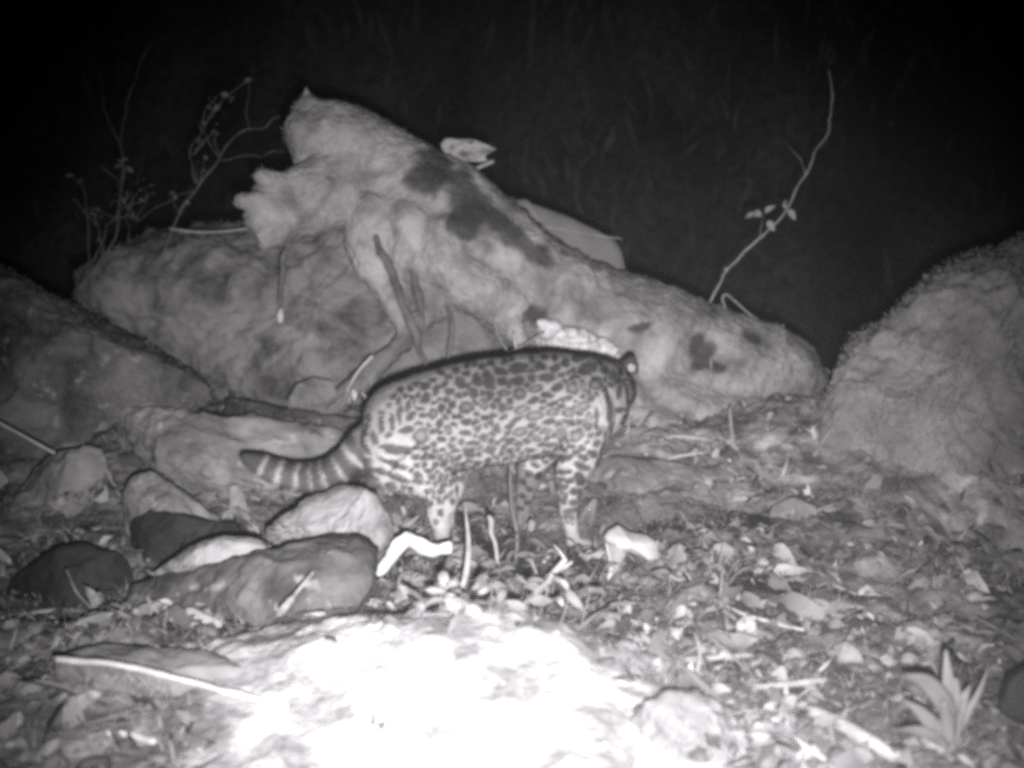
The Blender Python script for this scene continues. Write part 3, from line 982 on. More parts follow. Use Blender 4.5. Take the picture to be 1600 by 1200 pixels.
add(*A, [(920, 150, 60, 24, -3), (1030, 142, 38, 24), (1115, 150, 30, 20), (1175, 125, 25, 16), (810, 165, 42, 20, 10), (1260, 105, 50, 18, -10), (1300, 160, 65, 26, -15), (1400, 175, 35, 18, 20),
         (905, 212, 46, 24), (985, 205, 26, 26), (1080, 197, 58, 22), (815, 217, 32, 24), (745, 220, 34, 52, -30), (680, 220, 28, 42, -20), (585, 225, 30, 34, -30), (390, 250, 32, 20, -10), (490, 240, 24, 14, -20),
         (665, 278, 36, 30, 0), (830, 280, 38, 22, 0, 1), (915, 282, 34, 34, 0, 1), (1000, 252, 36, 22, -10, 1), (1065, 287, 36, 20), (1130, 252, 40, 18, -15), (1210, 252, 38, 32, 0, 1), (1265, 242, 22, 36, 0, 1), (1345, 237, 38, 38, 0, 1), (755, 290, 20, 26),
         (155, 450, 15, 42, -8), (215, 440, 15, 54, 0), (260, 390, 14, 50, -4), (300, 355, 14, 26), (338, 330, 12, 16), (245, 325, 15, 16), (200, 352, 12, 16), (155, 387, 16, 13), (320, 405, 30, 15, -50), (365, 360, 30, 9, 15), (385, 402, 26, 15), (437, 395, 18, 30, -10, 1), (395, 310, 28, 28, 30), (455, 265, 14, 36, 35), (530, 275, 26, 16), (470, 315, 16, 12), (440, 335, 16, 10),
         (122, 525, 17, 44, -28), (60, 575, 18, 60, -28), (300, 480, 50, 22, -8), (376, 512, 48, 38, 0, 1), (250, 582, 100, 20, 5), (235, 657, 100, 17, 13), (210, 722, 115, 18, 14), (480, 490, 18, 14), (485, 367, 18, 26), (540, 345, 24, 22), (622, 357, 42, 28, 0, 1), (625, 432, 34, 18), (555, 402, 15, 13), (480, 447, 17, 24), (527, 480, 16, 26, -20, 1), (360, 447, 20, 12), (412, 457, 20, 12, 20), (402, 577, 26, 18), (350, 617, 22, 13), (432, 627, 22, 10), (487, 592, 22, 14), (440, 555, 14, 20),
         (580, 300, 20, 16), (720, 415, 28, 16), (720, 340, 26, 28, 0, 1), (820, 360, 24, 22), (770, 400, 24, 12), (720, 522, 26, 22), (640, 605, 36, 42), (655, 560, 40, 20), (620, 492, 34, 16), (560, 602, 28, 12), (750, 592, 38, 32), (790, 470, 22, 30), (550, 530, 20, 12), (690, 470, 18, 22),
         (930, 367, 44, 22, -10, 1), (990, 320, 36, 16, -15), (1100, 340, 42, 14, -18), (1000, 402, 54, 26, -12, 1), (1100, 387, 38, 22, 0, 1), (1185, 387, 32, 34, 0, 1), (1270, 350, 38, 30, -15, 1), (900, 420, 52, 14, -30), (1080, 437, 42, 12, -5), (1185, 437, 38, 12, 5), (920, 490, 54, 20, -18, 1), (860, 460, 26, 14, -30), (1060, 492, 36, 16, 0, 1), (1150, 492, 32, 22, 0, 1), (1225, 502, 28, 44, 35, 1), (1290, 430, 18, 42, 12, 1), (1240, 430, 20, 12), (1310, 310, 20, 20),
         (870, 547, 32, 20), (960, 545, 22, 18), (1010, 535, 20, 26, 0, 1), (1080, 572, 22, 16), (1140, 547, 16, 15), (970, 602, 34, 18), (1200, 560, 22, 14), (900, 600, 18, 12), (1060, 620, 24, 12),
         (55, 790, 26, 26), (130, 802, 26, 20), (202, 790, 30, 22), (272, 802, 20, 20), (360, 812, 28, 18), (555, 722, 18, 18), (420, 690, 26, 12, 15), (360, 662, 16, 16), (340, 745, 20, 14), (410, 755, 16, 14), (460, 700, 16, 10), (540, 655, 16, 22), (100, 745, 40, 18, 20),
         (1410, 380, 15, 120, -3), (1340, 420, 12, 62, -4), (1365, 600, 14, 90, 20), (1440, 205, 28, 24, 0, 1), (1480, 290, 14, 40, 20), (1535, 330, 12, 62, 0), (1480, 392, 28, 14), (1430, 500, 12, 40, 15)])
add(820, 480, 3.158, [(275, 748, 34, 14, 25), (200, 705, 30, 13, -25), (258, 805, 18, 28, -22), (180, 850, 30, 12), (241, 868, 24, 16), (180, 915, 28, 14, 20), (225, 927, 20, 12), (220, 967, 28, 12), (210, 1002, 22, 14), (185, 777, 34, 10, -8), (200, 817, 32, 9), (190, 885, 14, 9), (262, 905, 13, 17), (320, 682, 22, 15, 20), (340, 630, 15, 15), (275, 700, 24, 10, 25), (215, 1030, 16, 8)])
add(360, 620, 4.21, [(1075, 612, 30, 24), (1165, 607, 24, 18), (910, 535, 26, 28), (985, 552, 26, 20), (1262, 560, 36, 18), (1300, 660, 34, 18), (1405, 700, 16, 26), (1370, 765, 14, 16), (1460, 565, 18, 14), (1470, 625, 14, 16), (1370, 590, 30, 16), (1330, 640, 18, 30), (1350, 830, 12, 14)])
topf = lambda u: np.interp(u, [560, 580, 620, 680, 740, 800, 860, 910, 950, 980], [670, 640, 606, 579, 563, 555, 552, 555, 566, 585])
botf = lambda u: np.interp(u, [570, 620, 700, 760, 860, 920, 945, 985, 1000], [735, 785, 770, 728, 712, 700, 690, 650, 640])
g = np.random.default_rng(77)
for _ in range(14000):                       # small spots in whatever room is left
    u = g.uniform(575, 1000)
    v = g.uniform(topf(u) + 4, botf(u))
    if 583 < u < 650 and (672 < v < 742 or 615 < v < 665):
        continue
    if all(((u - q[0]) ** 2 + (v - q[1]) ** 2) > (max(q[2], q[3]) * 0.8 + 5.0) ** 2 for q in spots):
        spots.append((u, v, g.uniform(4.0, 7.0), g.uniform(3.0, 5.0), g.uniform(-0.7, 0.7), 0))
for (u, v) in ((852, 722), (838, 730), (828, 745), (842, 748), (818, 758), (828, 768), (816, 780), (824, 792), (815, 802), (862, 716), (832, 716)):
    spots.append((u, v, 6.0, 4.0, 0.3, 0))
q1 = np.full(len(CV), 9.0)
q2 = np.full(len(CV), 9.0)
rg = np.zeros(len(CV))
for (sx, sy, a, b, an, ring) in spots:
    near = np.nonzero((np.abs(wu - sx) < 50) & (np.abs(wv - sy) < 50))[0]
    dx, dy = wu[near] - sx, wv[near] - sy
    q = np.sqrt(((dx * math.cos(an) + dy * math.sin(an)) / (a + 0.8)) ** 2 + ((-dx * math.sin(an) + dy * math.cos(an)) / (b + 0.8)) ** 2)
    first = q < q1[near]
    q2[near] = np.where(first, q1[near], np.minimum(q2[near], q))
    q1[near] = np.where(first, q, q1[near])
    rg[near] = np.where(first, ring, rg[near])
dark = (1 - sstep(0.92, 1.2, q1)) * sstep(0.05, 0.32, q2 - q1)
dark = dark * np.where(rg > 0, 0.55 + 0.45 * sstep(0.35, 0.75, q1), 1.0)
topc = np.interp(cu, [560, 580, 620, 680, 740, 800, 860, 910, 950, 980], [670, 640, 606, 579, 563, 555, 552, 555, 566, 585])
h = cv - topc
base = 0.23 + 0.22 * sstep(8, 105, h) + 0.10 * sstep(100, 165, h)
base = base - 0.10 * np.exp(-((cu - 790) / 60) ** 2) * (1 - sstep(60, 140, h)) * sstep(0, 20, h)
base = base + 0.06 * np.exp(-((cu - 625) / 60) ** 2) + 0.05 * np.exp(-((cu - 925) / 40) ** 2) * sstep(20, 60, h)
base = base * (1 - 0.35 * (1 - sstep(1, 9, h + 3 * fbm(CV, 60, 2, 105))) * (cu > 560))
# tail rings along the tail
TP = catmull([(a, b) for a, b, _, _ in TAIL], 14)
tl = cu < 590
D2 = (cu[tl][:, None] - TP[None, :, 0]) ** 2 + (cv[tl][:, None] - TP[None, :, 1]) ** 2
j = D2.argmin(1)
uc = TP[j, 0] + 1.6 * fbm(CV[tl], 50, 2, 106)
dist = np.sqrt(D2[np.arange(len(j)), j])
band = np.zeros(len(j))
for lo, hi in [(360, 404), (414, 431), (443, 461), (471, 485), (492, 505), (513, 530), (537, 551), (561, 572)]:
    band = np.maximum(band, sstep(lo - 4.0, lo + 0.5, uc) * (1 - sstep(hi - 0.5, hi + 4.0, uc)))
wt = (1 - sstep(566, 582, uc)) * (dist < 50)
dk = dark[tl]
dark[tl] = dk * (1 - wt) + band * wt
side_up = sstep(-28, 5, cv[tl] - TP[j, 1])
base[tl] = base[tl] * (1 - wt) + (0.16 + 0.34 * side_up) * wt
# legs fade paler towards the paws; head and ears
legl = sstep(800, 830, cv)
dark = dark * (1 - 0.75 * legl)
base = np.where(cv > 770, base * (1 - legl) + 0.36 * legl, base)
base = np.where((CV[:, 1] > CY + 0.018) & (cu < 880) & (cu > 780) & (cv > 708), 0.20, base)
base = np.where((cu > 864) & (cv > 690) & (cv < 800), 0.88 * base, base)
hd = np.linalg.norm(CV - hc, axis=1)
ear = (CV[:, 2] > hc[2] + 0.036) & (hd < 0.11) & (CV[:, 1] > CY + 0.08)
haunch = 1 + 0.14 * np.exp(-((cu - 612) / 38) ** 2 - ((cv - 705) / 40) ** 2)
base = base * haunch
coat = base * (1 - (0.76 + 0.12 * fbm(CV, 25, 2, 109)) * dark)
coat = np.where(ear, 0.06, coat)
for sx in (-1, 1):
    ec = hc + np.array((sx * 0.036, -0.008, 0.046))
    coat = np.where(np.linalg.norm(CV - ec, axis=1) < 0.008, 0.4, coat)
coat = np.clip(coat * (1 + 0.10 * fbm(CV, 160, 2, 107)), 0.03, 0.8)
cat = empty('spotted_cat', np.array((cpt(800, 850)[0], CY, cpt(800, 858)[2])), 'spotted wild cat with banded tail walking right, head turned away behind its shoulder', 'wild cat')
body = mk('body', CV, CF, M['fur'], cat, tone=coat)


def fur(obj, n, length, width, seed):
    V = verts(obj.data) + ORIGIN[obj.name]
    N = normals(obj.data)
    g = np.random.default_rng(seed)
    i = g.integers(0, len(V), n)
    flow = np.tile(np.array((-1.0, 0, -0.35)), (n, 1))
    low = (cv[i] > 745) & (cu[i] > 590)
    flow[low] = (-0.25, 0, -1.0)
    flow = flow - N[i] * np.sum(flow * N[i], 1)[:, None]
    flow /= np.linalg.norm(flow, axis=1)[:, None] + 1e-6
    d = flow + N[i] * 0.42 + g.normal(0, 0.16, (n, 3))
    d /= np.linalg.norm(d, axis=1)[:, None]
    s = np.cross(d, N[i])
    s /= np.linalg.norm(s, axis=1)[:, None] + 1e-9
    b = V[i] + g.normal(0, 0.0012, (n, 3)) - N[i] * 0.0008
    ln = length * g.uniform(0.6, 1.25, n)
    ln = np.where(cv[i] > 770, ln * 0.6, ln)
    ln = np.where(cu[i] < 560, ln * 1.25, ln)
    W = np.empty((n * 3, 3))
    W[0::3] = b - s * width / 2
    W[1::3] = b + s * width / 2
    W[2::3] = b + d * ln[:, None]
    tv = np.repeat(np.clip(coat[i] * g.uniform(0.82, 1.18, n), 0.02, 0.85), 3)
    o = mk('fur', W, np.arange(n * 3).reshape(-1, 3), M['fur'], obj, smooth=False, tone=tv)
    return tag(o, kind='stuff')


fur(body, 100000, 0.0075, 0.0010, 9)
for sx in (-1, 1):
    v, f = ellipsoid(hc + np.array((sx * 0.02 + 0.004, 0.048, 0.006)), (0.008, 0.006, 0.008), nu=12, nv=8)
    mk('eye', v, f, M['eye'], cat)
v, f = ellipsoid(hc + np.array((0.016, 0.076, -0.010)), (0.007, 0.005, 0.005), nu=10, nv=8)
mk('nose', v, f, M['nose'], cat)


# ================================================================== loose bark, leaves and plants by the feet
P = lpath([(594, 897, 1.60, 5), (600, 888, 1.60, 9), (611, 872, 1.60, 12), (624, 851, 1.60, 13), (636, 842, 1.60, 12), (650, 846, 1.595, 13), (668, 858, 1.595, 13), (684, 860, 1.595, 11), (695, 858, 1.59, 12), (704, 857, 1.59, 11), (706, 857, 1.59, 4)], 5)
v, f = tube(np.hstack([P, P[:, 3:4] * 0.55]), seg=16, side=(0, 0, 1))
v = v + 0.006 * np.stack([fbm(v, 34, 4, 121, .6), fbm(v, 34, 3, 123), fbm(v, 34, 4, 122, .6)], 1)
tag(mk('bark_curl', v, f, M['white']), 'bright white bent piece of bark in front of the hind paw', 'bark')

tent = empty('curled_leaf', gpt(985, 955), 'pale dry leaf folded like a tent, standing right of the forepaw', 'leaf')
tm = material('tent_leaf', 0.50, 0.66, 14, bump=0.25, bump_scale=60)
sheet('blade', [(943, 838), (950, 828), (966, 820), (985, 832), (1010, 836), (1026, 846), (1033, 870), (1036, 895), (1018, 878), (1000, 868), (985, 862), (968, 862), (952, 856)], 1.70, tm, thick=0.003, bulge=0.03, parent=tent, tilt=0.05, seed=7)
sheet('flap', [(946, 848), (962, 852), (980, 860), (972, 890), (968, 925), (960, 950), (942, 962), (944, 920), (950, 885)], 1.69, tm, thick=0.003, bulge=0.02, parent=tent, seed=8, lean=0.16)


def blade(name, rows, mat, parent=None, label=None, cat=None, flat=0.25):
    P = lpath(rows, 5)
    v, f = tube(np.hstack([P, P[:, 3:4] * flat]), seg=8, side=(1, 0, 0.25))
    o = mk(name, v, f, mat, parent)
    if parent is None:
        tag(o, label, cat)
    return o


blade('grass_blade', [(712, 965, 1.45, 4), (721, 925, 1.44, 4.5), (730, 885, 1.44, 4.8), (732, 845, 1.44, 3.6), (727, 795, 1.45, 1.0)], M['straw'], None, 'tall pale grass blade standing in front of the belly of the cat', 'grass blade')

st = empty('weed', gpt(815, 868), 'weed with a thin upright stem rising in front of the far foreleg', 'weed')
twig('stem', [(806, 875, 1.72, 2.6), (808, 835, 1.72, 2.6), (800, 795, 1.72, 2.4), (797, 755, 1.73, 1.8), (799, 725, 1.74, 1.2), (801, 705, 1.74, 0.6)], M['dim_leaf'], parent=st)
for (a, b, dx, dz, L) in [(829, 812, .2, -1, .022), (815, 845, -1, .35, .035), (817, 850, 1, .5, .045), (812, 860, -.8, -.1, .03), (822, 842, .7, .9, .03), (809, 836, -.6, .9, .026)]:
    leaf_at(st, pt(a, b, 1.71), L, L * 0.6, (dx, -0.5, dz), M['dim_leaf'], seed=a, curl=0.9)
wd = empty('weed', gpt(778, 880), 'thin weed with a knobbly pale tip between grass blade and forked weed', 'weed')
twig('stem', [(778, 880, 1.58, 3), (772, 850, 1.58, 3.4), (765, 832, 1.58, 4), (766, 815, 1.58, 5.5), (762, 805, 1.58, 3)], M['weed'], parent=wd, wig=0.004)
leaf_at(wd, pt(762, 815, 1.58), 0.03, 0.014, (-1, -0.2, 0.35), M['weed'])
leaf_at(wd, pt(768, 812, 1.58), 0.022, 0.014, (0.8, -0.3, 0.5), M['weed'])

fk = empty('forked_twig', gpt(785, 970), 'pale forked twig leaning up to the right in front of the forepaw', 'twig')
twig('stem', [(778, 973, 1.44, 4), (812, 945, 1.45, 4.5), (845, 918, 1.46, 5), (868, 892, 1.47, 5.5), (884, 874, 1.48, 5)], M['twig'], parent=fk)
twig('fork', [(862, 898, 1.47, 3), (880, 888, 1.48, 3.0), (894, 878, 1.48, 2.5)], M['twig'], parent=fk)
twig('fork', [(884, 876, 1.48, 3), (875, 862, 1.48, 2.2), (866, 852, 1.48, 1.4)], M['twig'], parent=fk)
twig('fork', [(846, 918, 1.46, 2), (838, 895, 1.46, 1.8), (828, 872, 1.47, 1.2)], M['twig'], parent=fk)

tg = np.random.default_rng(41)
for k, (lab, a, b, c, d) in enumerate([('thin curved straw arching left of the tall grass blade', 640, 905, 705, 935), ('thin stem leaning from the tall grass blade to the right', 718, 930, 770, 885),
                                       ('fine upright stem right of the tall grass blade', 738, 975, 742, 930), ('fine stem crossing the forked twig', 800, 935, 880, 950),
                                       ('fine bent stem between forked twig and tent-shaped leaf', 905, 930, 945, 880), ('thin slanting stem just below the forepaw', 868, 840, 925, 905),
                                       ('long thin stem lying before the tent-shaped leaf', 900, 985, 1030, 965), ('fine straw lying right of the tent-shaped leaf', 1050, 905, 1120, 880),
                                       ('fine straw pointing at the small dark stone', 1120, 930, 1200, 900), ('thin bent stem below the peaked rock', 560, 960, 615, 915)]):
    p0, p1 = gpt(a, b), gpt(c, d)
    mid = (p0 + p1) / 2 + np.array((tg.normal(0, .008), 0, tg.uniform(.012, .03)))
    v, f = tube(catmull([[*(p0 - (0, 0, .004)), .0016], [*mid, .0015], [*(p1 + (0, 0, .016)), .0008]], 6), seg=6)
    v = v + 0.004 * np.stack([fbm(v, 40, 2, 171 + q) for q in range(3)], 1)
    t = empty('plant_stem', p0, lab, 'stem')
    mk('stem', v, f, M['dim_leaf'] if k % 2 else M['straw'], t)
    for q in range(3):
        L = tg.uniform(.012, .024)
        leaf_at(t, mid + (p1 - mid) * tg.uniform(0, 1) + (0, 0, .008), L, L * .45, (tg.uniform(-1, 1), -.5, tg.uniform(-.4, 1)), M['weed'] if q else M['dim_leaf'], seed=q + k, roll=tg.uniform(-1, 1))

# sticks lying about
sticks = [
    ([(88, 1030, 4.5), (160, 1036, 5), (230, 1048, 5), (310, 1068, 5), (390, 1090, 4.5), (450, 1105, 3)], 'wood', 'long pale stick lying across the flat rock at lower left'),
    ([(170, 1152, 6), (205, 1157, 6.5), (243, 1166, 5)], 'white', 'short bright stick at the bottom left corner'),
    ([(0, 972, 3), (60, 962, 3.5), (120, 960, 3.5), (175, 966, 3)], 'twig', 'thin curved twig along the edge of the black rock'),
    ([(1118, 942, 2.2), (1150, 962, 3), (1200, 978, 3), (1255, 992, 2.5)], 'twig', 'thin curved straw on the litter right of centre'),
    ([(1040, 1041, 4), (1100, 1036, 5), (1180, 1030, 4)], 'twig', 'straight pale stick in the litter, upper of two near bottom right'),
    ([(1130, 1088, 5), (1210, 1078, 6), (1290, 1070, 5)], 'twig', 'straight pale stick in the litter, lower of two near bottom right'),
    ([(1265, 1118, 11), (1330, 1150, 13), (1400, 1192, 12)], 'twig', 'thick pale branch slanting out of the bottom edge beside the strap-leaved plant'),
    ([(1005, 1015, 5), (1070, 1055, 6), (1120, 1100, 6), (1165, 1160, 6)], 'dim_twig', 'dark curved root arching over the pale bottom rock'),
    ([(1030, 690, 3), (1060, 686, 4), (1110, 692, 3)], 'wood', 'pale splinter at the foot of the log beyond the flat-faced rock'),
    ([(540, 612, 2), (560, 580, 2.5), (582, 556, 3)], 'wood', 'short pale splinter leaning on the earth bank above the rump'),
]
for rows, m, lab in sticks:
    P = []
    for (a, b, r) in rows:
        if 'earth bank' in lab:
            q = pt(a, b, 2.44)
        elif 'flat rock' in lab:
            q = pt(a, b, 1.11)
        else:
            q = gpt(a, b)
            q = q + np.array((0, 0, 0.006))
        P.append([*q, r * pxm(q[1])])
    P = np.array(P)
    v, f = tube(catmull(P, 5), seg=8)
    v = v + 0.002 * np.stack([fbm(v, 40, 2, 131 + k) for k in range(3)], 1)
    tag(mk('stick', v, f, M[m]), lab, 'stick')

# white flowers of leaflets by the rump
lf = empty('dry_sprig', pt(548, 640, 2.42), 'small sprig of white dry leaflets above the rump of the cat', 'sprig')
for (a, b, dx, dz, L) in [(548, 618, -.3, -1, .02), (552, 608, .2, -1, .028), (565, 612, .6, -.8, .026), (572, 622, 1, -.2, .02), (540, 622, -.6, -.6, .02)]:
    leaf_at(lf, pt(a, b, 2.40), L, L * .45, (dx, -.3, dz), M['white'], seed=b)
twig('stem', [(510, 642, 2.42, 1.5), (525, 630, 2.41, 1.5), (548, 608, 2.40, 1.5)], M['twig'], parent=lf)

# pale thin shoot on the foreground rock and small sprout at left
blade('grass_blade', [(440, 955, 1.30, 7), (455, 936, 1.30, 5), (466, 922, 1.31, 3), (490, 893, 1.32, 1.0)], M['straw'], None, 'short white blade of dry grass on the foreground rock', 'grass blade')
sp = empty('sprout', gpt(150, 950), 'small sprout of pale leaves in front of the black rock', 'plant')
for (a, b, dx, dz, L) in [(150, 948, -.1, 1, .045), (155, 945, .6, .8, .04), (148, 950, .25, .95, .04), (158, 950, 1, .4, .035)]:
    leaf_at(sp, pt(a, b, 1.46), L, L * .4, (dx, -.3, dz), M['weed'], seed=a)
twig('stem', [(143, 950, 1.46, 2.0), (120, 925, 1.46, 2.0), (104, 890, 1.46, 1.4)], M['dim_twig'], parent=sp)

# strap-leaved plant, lower right
pl = empty('strap_leaved_plant', gpt(1490, 1165), 'plant with broad strap leaves in the bottom right corner', 'plant')
for rows in [[(1488, 1165, 1.06, 8), (1487, 1110, 1.06, 14), (1482, 1060, 1.06, 10), (1478, 1016, 1.07, 2)],
             [(1486, 1150, 1.05, 8), (1478, 1105, 1.04, 16), (1450, 1068, 1.03, 15), (1420, 1057, 1.02, 9), (1392, 1059, 1.01, 2)],
             [(1484, 1160, 1.03, 7), (1462, 1138, 1.02, 14), (1438, 1112, 1.01, 10), (1414, 1095, 1.0, 2)],
             [(1486, 1160, 1.02, 7), (1480, 1125, 1.01, 11), (1476, 1102, 1.0, 6), (1474, 1096, 1.0, 2)],
             [(1494, 1160, 1.06, 6), (1500, 1115, 1.06, 9), (1508, 1088, 1.07, 7), (1516, 1072, 1.07, 2)],
             [(1498, 1150, 1.07, 3), (1515, 1108, 1.08, 5), (1530, 1080, 1.09, 4), (1541, 1052, 1.10, 1)],
             [(1480, 1168, 1.02, 6), (1455, 1150, 1.0, 12), (1425, 1140, 0.99, 10), (1395, 1142, 0.985, 2)],
             [(1494, 1120, 1.05, 4), (1496, 1085, 1.05, 6), (1494, 1066, 1.05, 5), (1492, 1060, 1.05, 2)]]:
    blade('leaf', rows, M['plant'], parent=pl, flat=0.09)

# seedlings and small herbs
for i in range(38):
    px, py = [(625, 915), (655, 890), (705, 925), (715, 990), (760, 965), (815, 960), (850, 930), (870, 975), (780, 945), (690, 890), (740, 900), (600, 985), (640, 930), (670, 905), (690, 960), (745, 940), (770, 905), (800, 930), (825, 905), (840, 960), (880, 935), (905, 975), (655, 975), (610, 950), (730, 980), (860, 890), (930, 925), (790, 985),
              (1190, 690), (1230, 720), (1300, 690), (1340, 760), (1180, 900), (1090, 860), (1100, 900), (1150, 870), (1040, 940), (960, 1000)][i]
    p = gpt(px, py)
    lab = 'small pale-leaved seedling in the litter before the cat' if i < 28 else 'small seedling in the leaf litter right of the cat'
    s = empty('seedling', p, lab, 'seedling', 'seedlings before the cat' if i < 28 else 'seedlings right of the cat')
    hgt = random.uniform(0.02, 0.055)
    top = p + np.array((random.uniform(-.02, .02), random.uniform(-.01, .01), hgt))
    v, f = tube(catmull([[*(p - (0, 0, 0.01)), 0.0012], [*((p + top) / 2 + (random.uniform(-.006, .006), 0, 0)), 0.0010], [*top, 0.0007]], 4), seg=5)
    mk('stem', v, f, M['dim_leaf'], s)
    for k in range(random.randint(4, 7)):
        an = random.uniform(0, 6.28)
        L = random.uniform(0.014, 0.036)
        leaf_at(s, p + (top - p) * random.uniform(0.35, 1), L, L * random.uniform(.3, .55), (math.cos(an), math.sin(an) * 0.8, random.uniform(-0.3, 0.9)), random.choice((M['weed'], M['dim_leaf'], M['plant'])), seed=k + i, curl=random.uniform(.2, 1.1), roll=random.uniform(-1.2, 1.2))

# ================================================================== leaf litter
shapes = []
for k in range(12):
    v, f = leaf_mesh(1.0, [.42, .5, .62, .26, .2, .55, .34, .46, .3, .38, .24, .5][k], random.uniform(0.3, 2.2), random.uniform(-.5, .8), k * 1.3, nl=6)
    v[:, 0] -= 0.4
    v = v + 0.22 * np.stack([fbm(v, 2.6, 2, 300 + 7 * k + q) for q in range(3)], 1) * np.array((0.5, 0.8, 1.3))
    shapes.append((v, f))


def litter_points(n, ymax=3.0, ymin=0.98):
    y = ymin + (ymax - ymin) * rng.random(n * 5) ** 1.25
    x = rng.uniform(-0.56, 0.56, n * 5) * (y + 0.1)
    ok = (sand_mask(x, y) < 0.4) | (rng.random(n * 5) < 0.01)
    ok &= fbm(np.stack([x, y, 0 * x], 1), 4.5, 4, 61) > rng.uniform(-0.45, 0.25, len(x))
    a = np.stack([x[ok], y[ok]], 1)[:n]
    return a, gh(a[:, 0], a[:, 1])


lpts, zz = litter_points(285, 2.3)
meshes = []
for k, (v, f) in enumerate(shapes):
    me = mesh_from('leaf', v, f)
    me.materials.append(M['leaf_single'])
    meshes.append(me)
for (x, y), z in zip(lpts, zz):
    o = bpy.data.objects.new('leaf', random.choice(meshes))
    s = random.uniform(0.03, 0.085) * (0.55 + 0.25 * y)
    o.location = (x, y, z + 0.008)
    o.scale = (s, s, s)
    o.rotation_euler = (random.gauss(0.25, .45), random.gauss(0, .45), random.uniform(0, 6.28))
    o.parent = ground
    COL.objects.link(o)
lpts, zz = litter_points(5600, 3.05)
VV, FF, TT, off = [], [], [], 0
for (x, y), z in zip(lpts, zz):
    v, f = random.choice(shapes)
    s = min(0.075, 0.012 + random.expovariate(1 / 0.016)) * (0.7 + 0.3 * y)
    if random.random() < 0.35:
        v = v * np.array((2.4, 0.15, 0.5))
    q = v * s @ rot_euler(random.gauss(0.2, .5), random.gauss(0, .45), random.uniform(0, 6.28)).T + (x, y, z + 0.006)
    VV.append(q)
    FF.extend(tuple(i + off for i in t) for t in f)
    off += len(v)
    TT.append(np.full(len(v), random.choice((0.10, 0.14, 0.18, 0.24, 0.30, 0.38, 0.5)) * random.uniform(.8, 1.2) * (1.0 + 0.8 * float(sstep(1.9, 2.3, y)) * (x > 0.05))))  # leaves by the log also coloured lighter against the flash falloff
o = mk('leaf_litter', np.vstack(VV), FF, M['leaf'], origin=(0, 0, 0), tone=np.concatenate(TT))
tag(o, 'scattered small dead leaves and bits of straw over the ground', 'leaf litter', kind='stuff')

# crumbs of soil, bark and pebbles, and a low growth of moss and grass tips
lpts, zz = litter_points(600, 3.0)
VV, FF, off = [], [], 0
for (x, y), z in zip(lpts, zz):
    v, f = ellipsoid((0, 0, 0), (1, random.uniform(.5, 1), random.uniform(.3, .7)), nu=7, nv=5)
    v = v * (1 + 0.35 * rng.random((len(v), 1))) * random.uniform(0.004, 0.017)
    VV.append(v @ rot_euler(random.gauss(0, .4), random.gauss(0, .4), random.uniform(0, 6.28)).T + (x, y, z + 0.002))
    FF.extend(tuple(i + off for i in t) for t in f)
    off += len(v)
VV = np.vstack(VV)
o = mk('soil_crumbs', VV, FF, M['ground'], origin=(0, 0, 0), tone=0.35 + 0.5 * rng.random(len(VV) // 42).repeat(42))
tag(o, 'crumbs of soil, bark and small pebbles over the ground', 'debris', kind='stuff')
fuzz(ground, 40000, 0.018, 0.0022, 0.30, seed=12, lift=0.5, down=-0.1,
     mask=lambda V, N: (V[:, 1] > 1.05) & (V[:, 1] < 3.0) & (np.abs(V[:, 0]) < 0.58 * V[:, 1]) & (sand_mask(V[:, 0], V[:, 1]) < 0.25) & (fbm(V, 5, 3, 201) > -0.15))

fg = np.random.default_rng(91)
n = 9000
x = fg.uniform(-5, 6, n)
y = fg.uniform(5.6, 11.5, n)
keep = fbm(np.stack([x, y, 0 * x], 1), 1.1, 3, 62) > fg.uniform(-0.5, 0.4, n)
x, y = x[keep], y[keep]
n = len(x)
b = np.stack([x, y, gh(x, y) - 0.02], 1)
d = np.stack([fg.normal(0, .35, n), fg.normal(-.3, .3, n), fg.uniform(.5, 1.2, n)], 1) * fg.uniform(.08, .38, n)[:, None]
w = np.stack([fg.uniform(-1, 1, n), fg.normal(0, .3, n), 0 * x], 1) * fg.uniform(.008, .04, n)[:, None]
W = np.stack([b - w * .3, b + d * .55 - w, b + d, b + d * .55 + w], 1).reshape(-1, 3)
o = mk('undergrowth', W, np.arange(4 * n).reshape(-1, 4), M['leaf'], origin=(0, 0, 0), tone=np.repeat(fg.uniform(.05, .30, n), 4), smooth=False)
tag(o, 'dim leafy undergrowth on the far slope in the dark', 'undergrowth', kind='stuff')

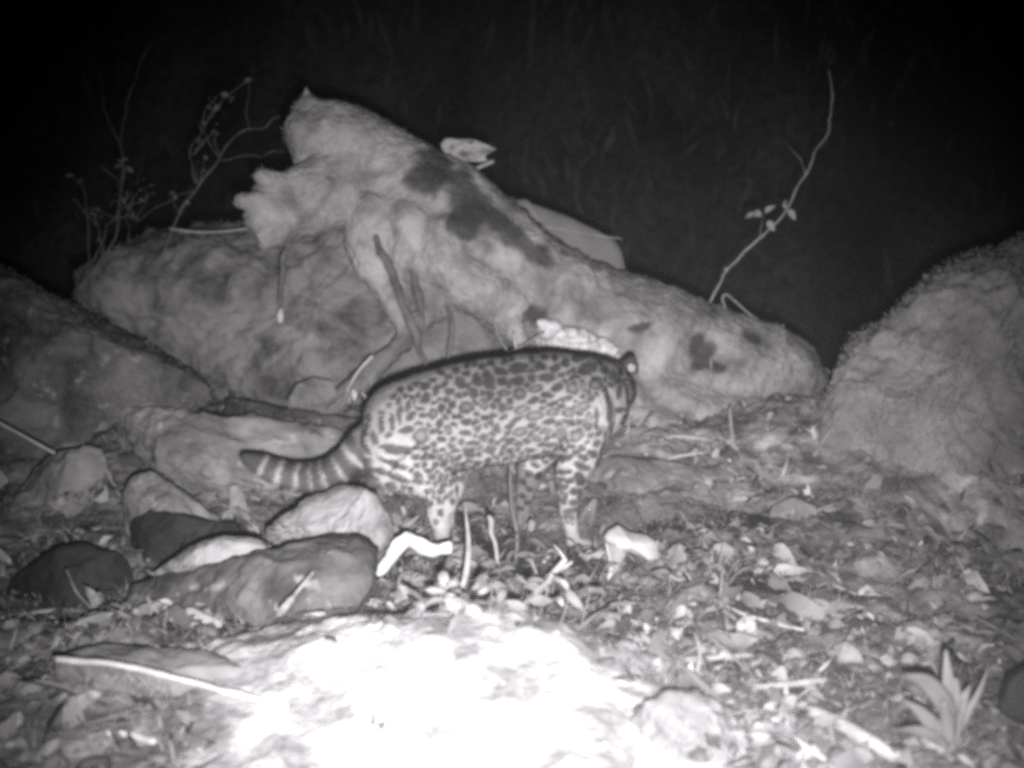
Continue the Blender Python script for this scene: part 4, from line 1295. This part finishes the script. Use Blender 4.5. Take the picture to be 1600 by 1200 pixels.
# ================================================================== dim slender trunks across the gully
for i, (px, Y, r) in enumerate([(825, 9.0, 6), (645, 9.5, 4), (600, 10.0, 4), (690, 11.0, 4), (765, 10.5, 3), (1040, 9.5, 4)]):
    b = pt(px, 330, Y)
    b[2] = gh(np.array([b[0]]), np.array([Y]))[0] - 0.1
    lab = ['pale slender trunk far off in the dark, the nearest one above the log', 'dim trunk far off in the dark, third from the left', 'dim trunk far off in the dark, leftmost',
           'dim trunk far off in the dark, fourth from the left', 'faint thin trunk just left of the palest far trunk', 'faint thin trunk far off above the middle of the log, rightmost'][i]
    t = empty('tree', b, lab, 'tree', None)
    rows = [[b[0] + 0.06 * math.sin(k * 1.3 + i), b[1], b[2] + k * 0.9, r * pxm(Y) * (1 - 0.09 * k)] for k in range(6)]
    v, f = tube(catmull(rows, 4), seg=10)
    mk('trunk', v, f, M['bark'], t)
    for k in range(3, 6):
        a = random.uniform(0, 6.28)
        q = np.array(rows[k][:3])
        e = q + np.array((math.cos(a) * 0.5, math.sin(a) * 0.5, 0.5))
        v, f = tube(catmull([[*q, .012], [*((q + e) / 2 + (0, 0, .05)), .009], [*e, .004]], 4), seg=6)
        mk('branch', v, f, M['bark'], t)

# ================================================================== thin haze added to the air to lift the dark tones
hv, hf = [], []
x0, x1, y0, y1, z0, z1 = -75.0, 75.0, -45.0, 95.0, -4.5, 130.0
zz = [(x0, y0, z0), (x1, y0, z0), (x1, y1, z0), (x0, y1, z0), (x0, y0, z1), (x1, y0, z1), (x1, y1, z1), (x0, y1, z1)]
hm = bpy.data.materials.new('lift_haze')
hm.use_nodes = True
nt = hm.node_tree
nt.nodes.clear()
out = nt.nodes.new('ShaderNodeOutputMaterial')
vol = nt.nodes.new('ShaderNodeVolumePrincipled')
vol.inputs['Color'].default_value = (0.95, 0.95, 0.95, 1)
vol.inputs['Density'].default_value = 0.0028
nt.links.new(vol.outputs[0], out.inputs['Volume'])
o = mk('haze', zz, [(0, 3, 2, 1), (4, 5, 6, 7), (0, 1, 5, 4), (1, 2, 6, 5), (2, 3, 7, 6), (3, 0, 4, 7)], hm, smooth=False)
tag(o, kind='stuff')
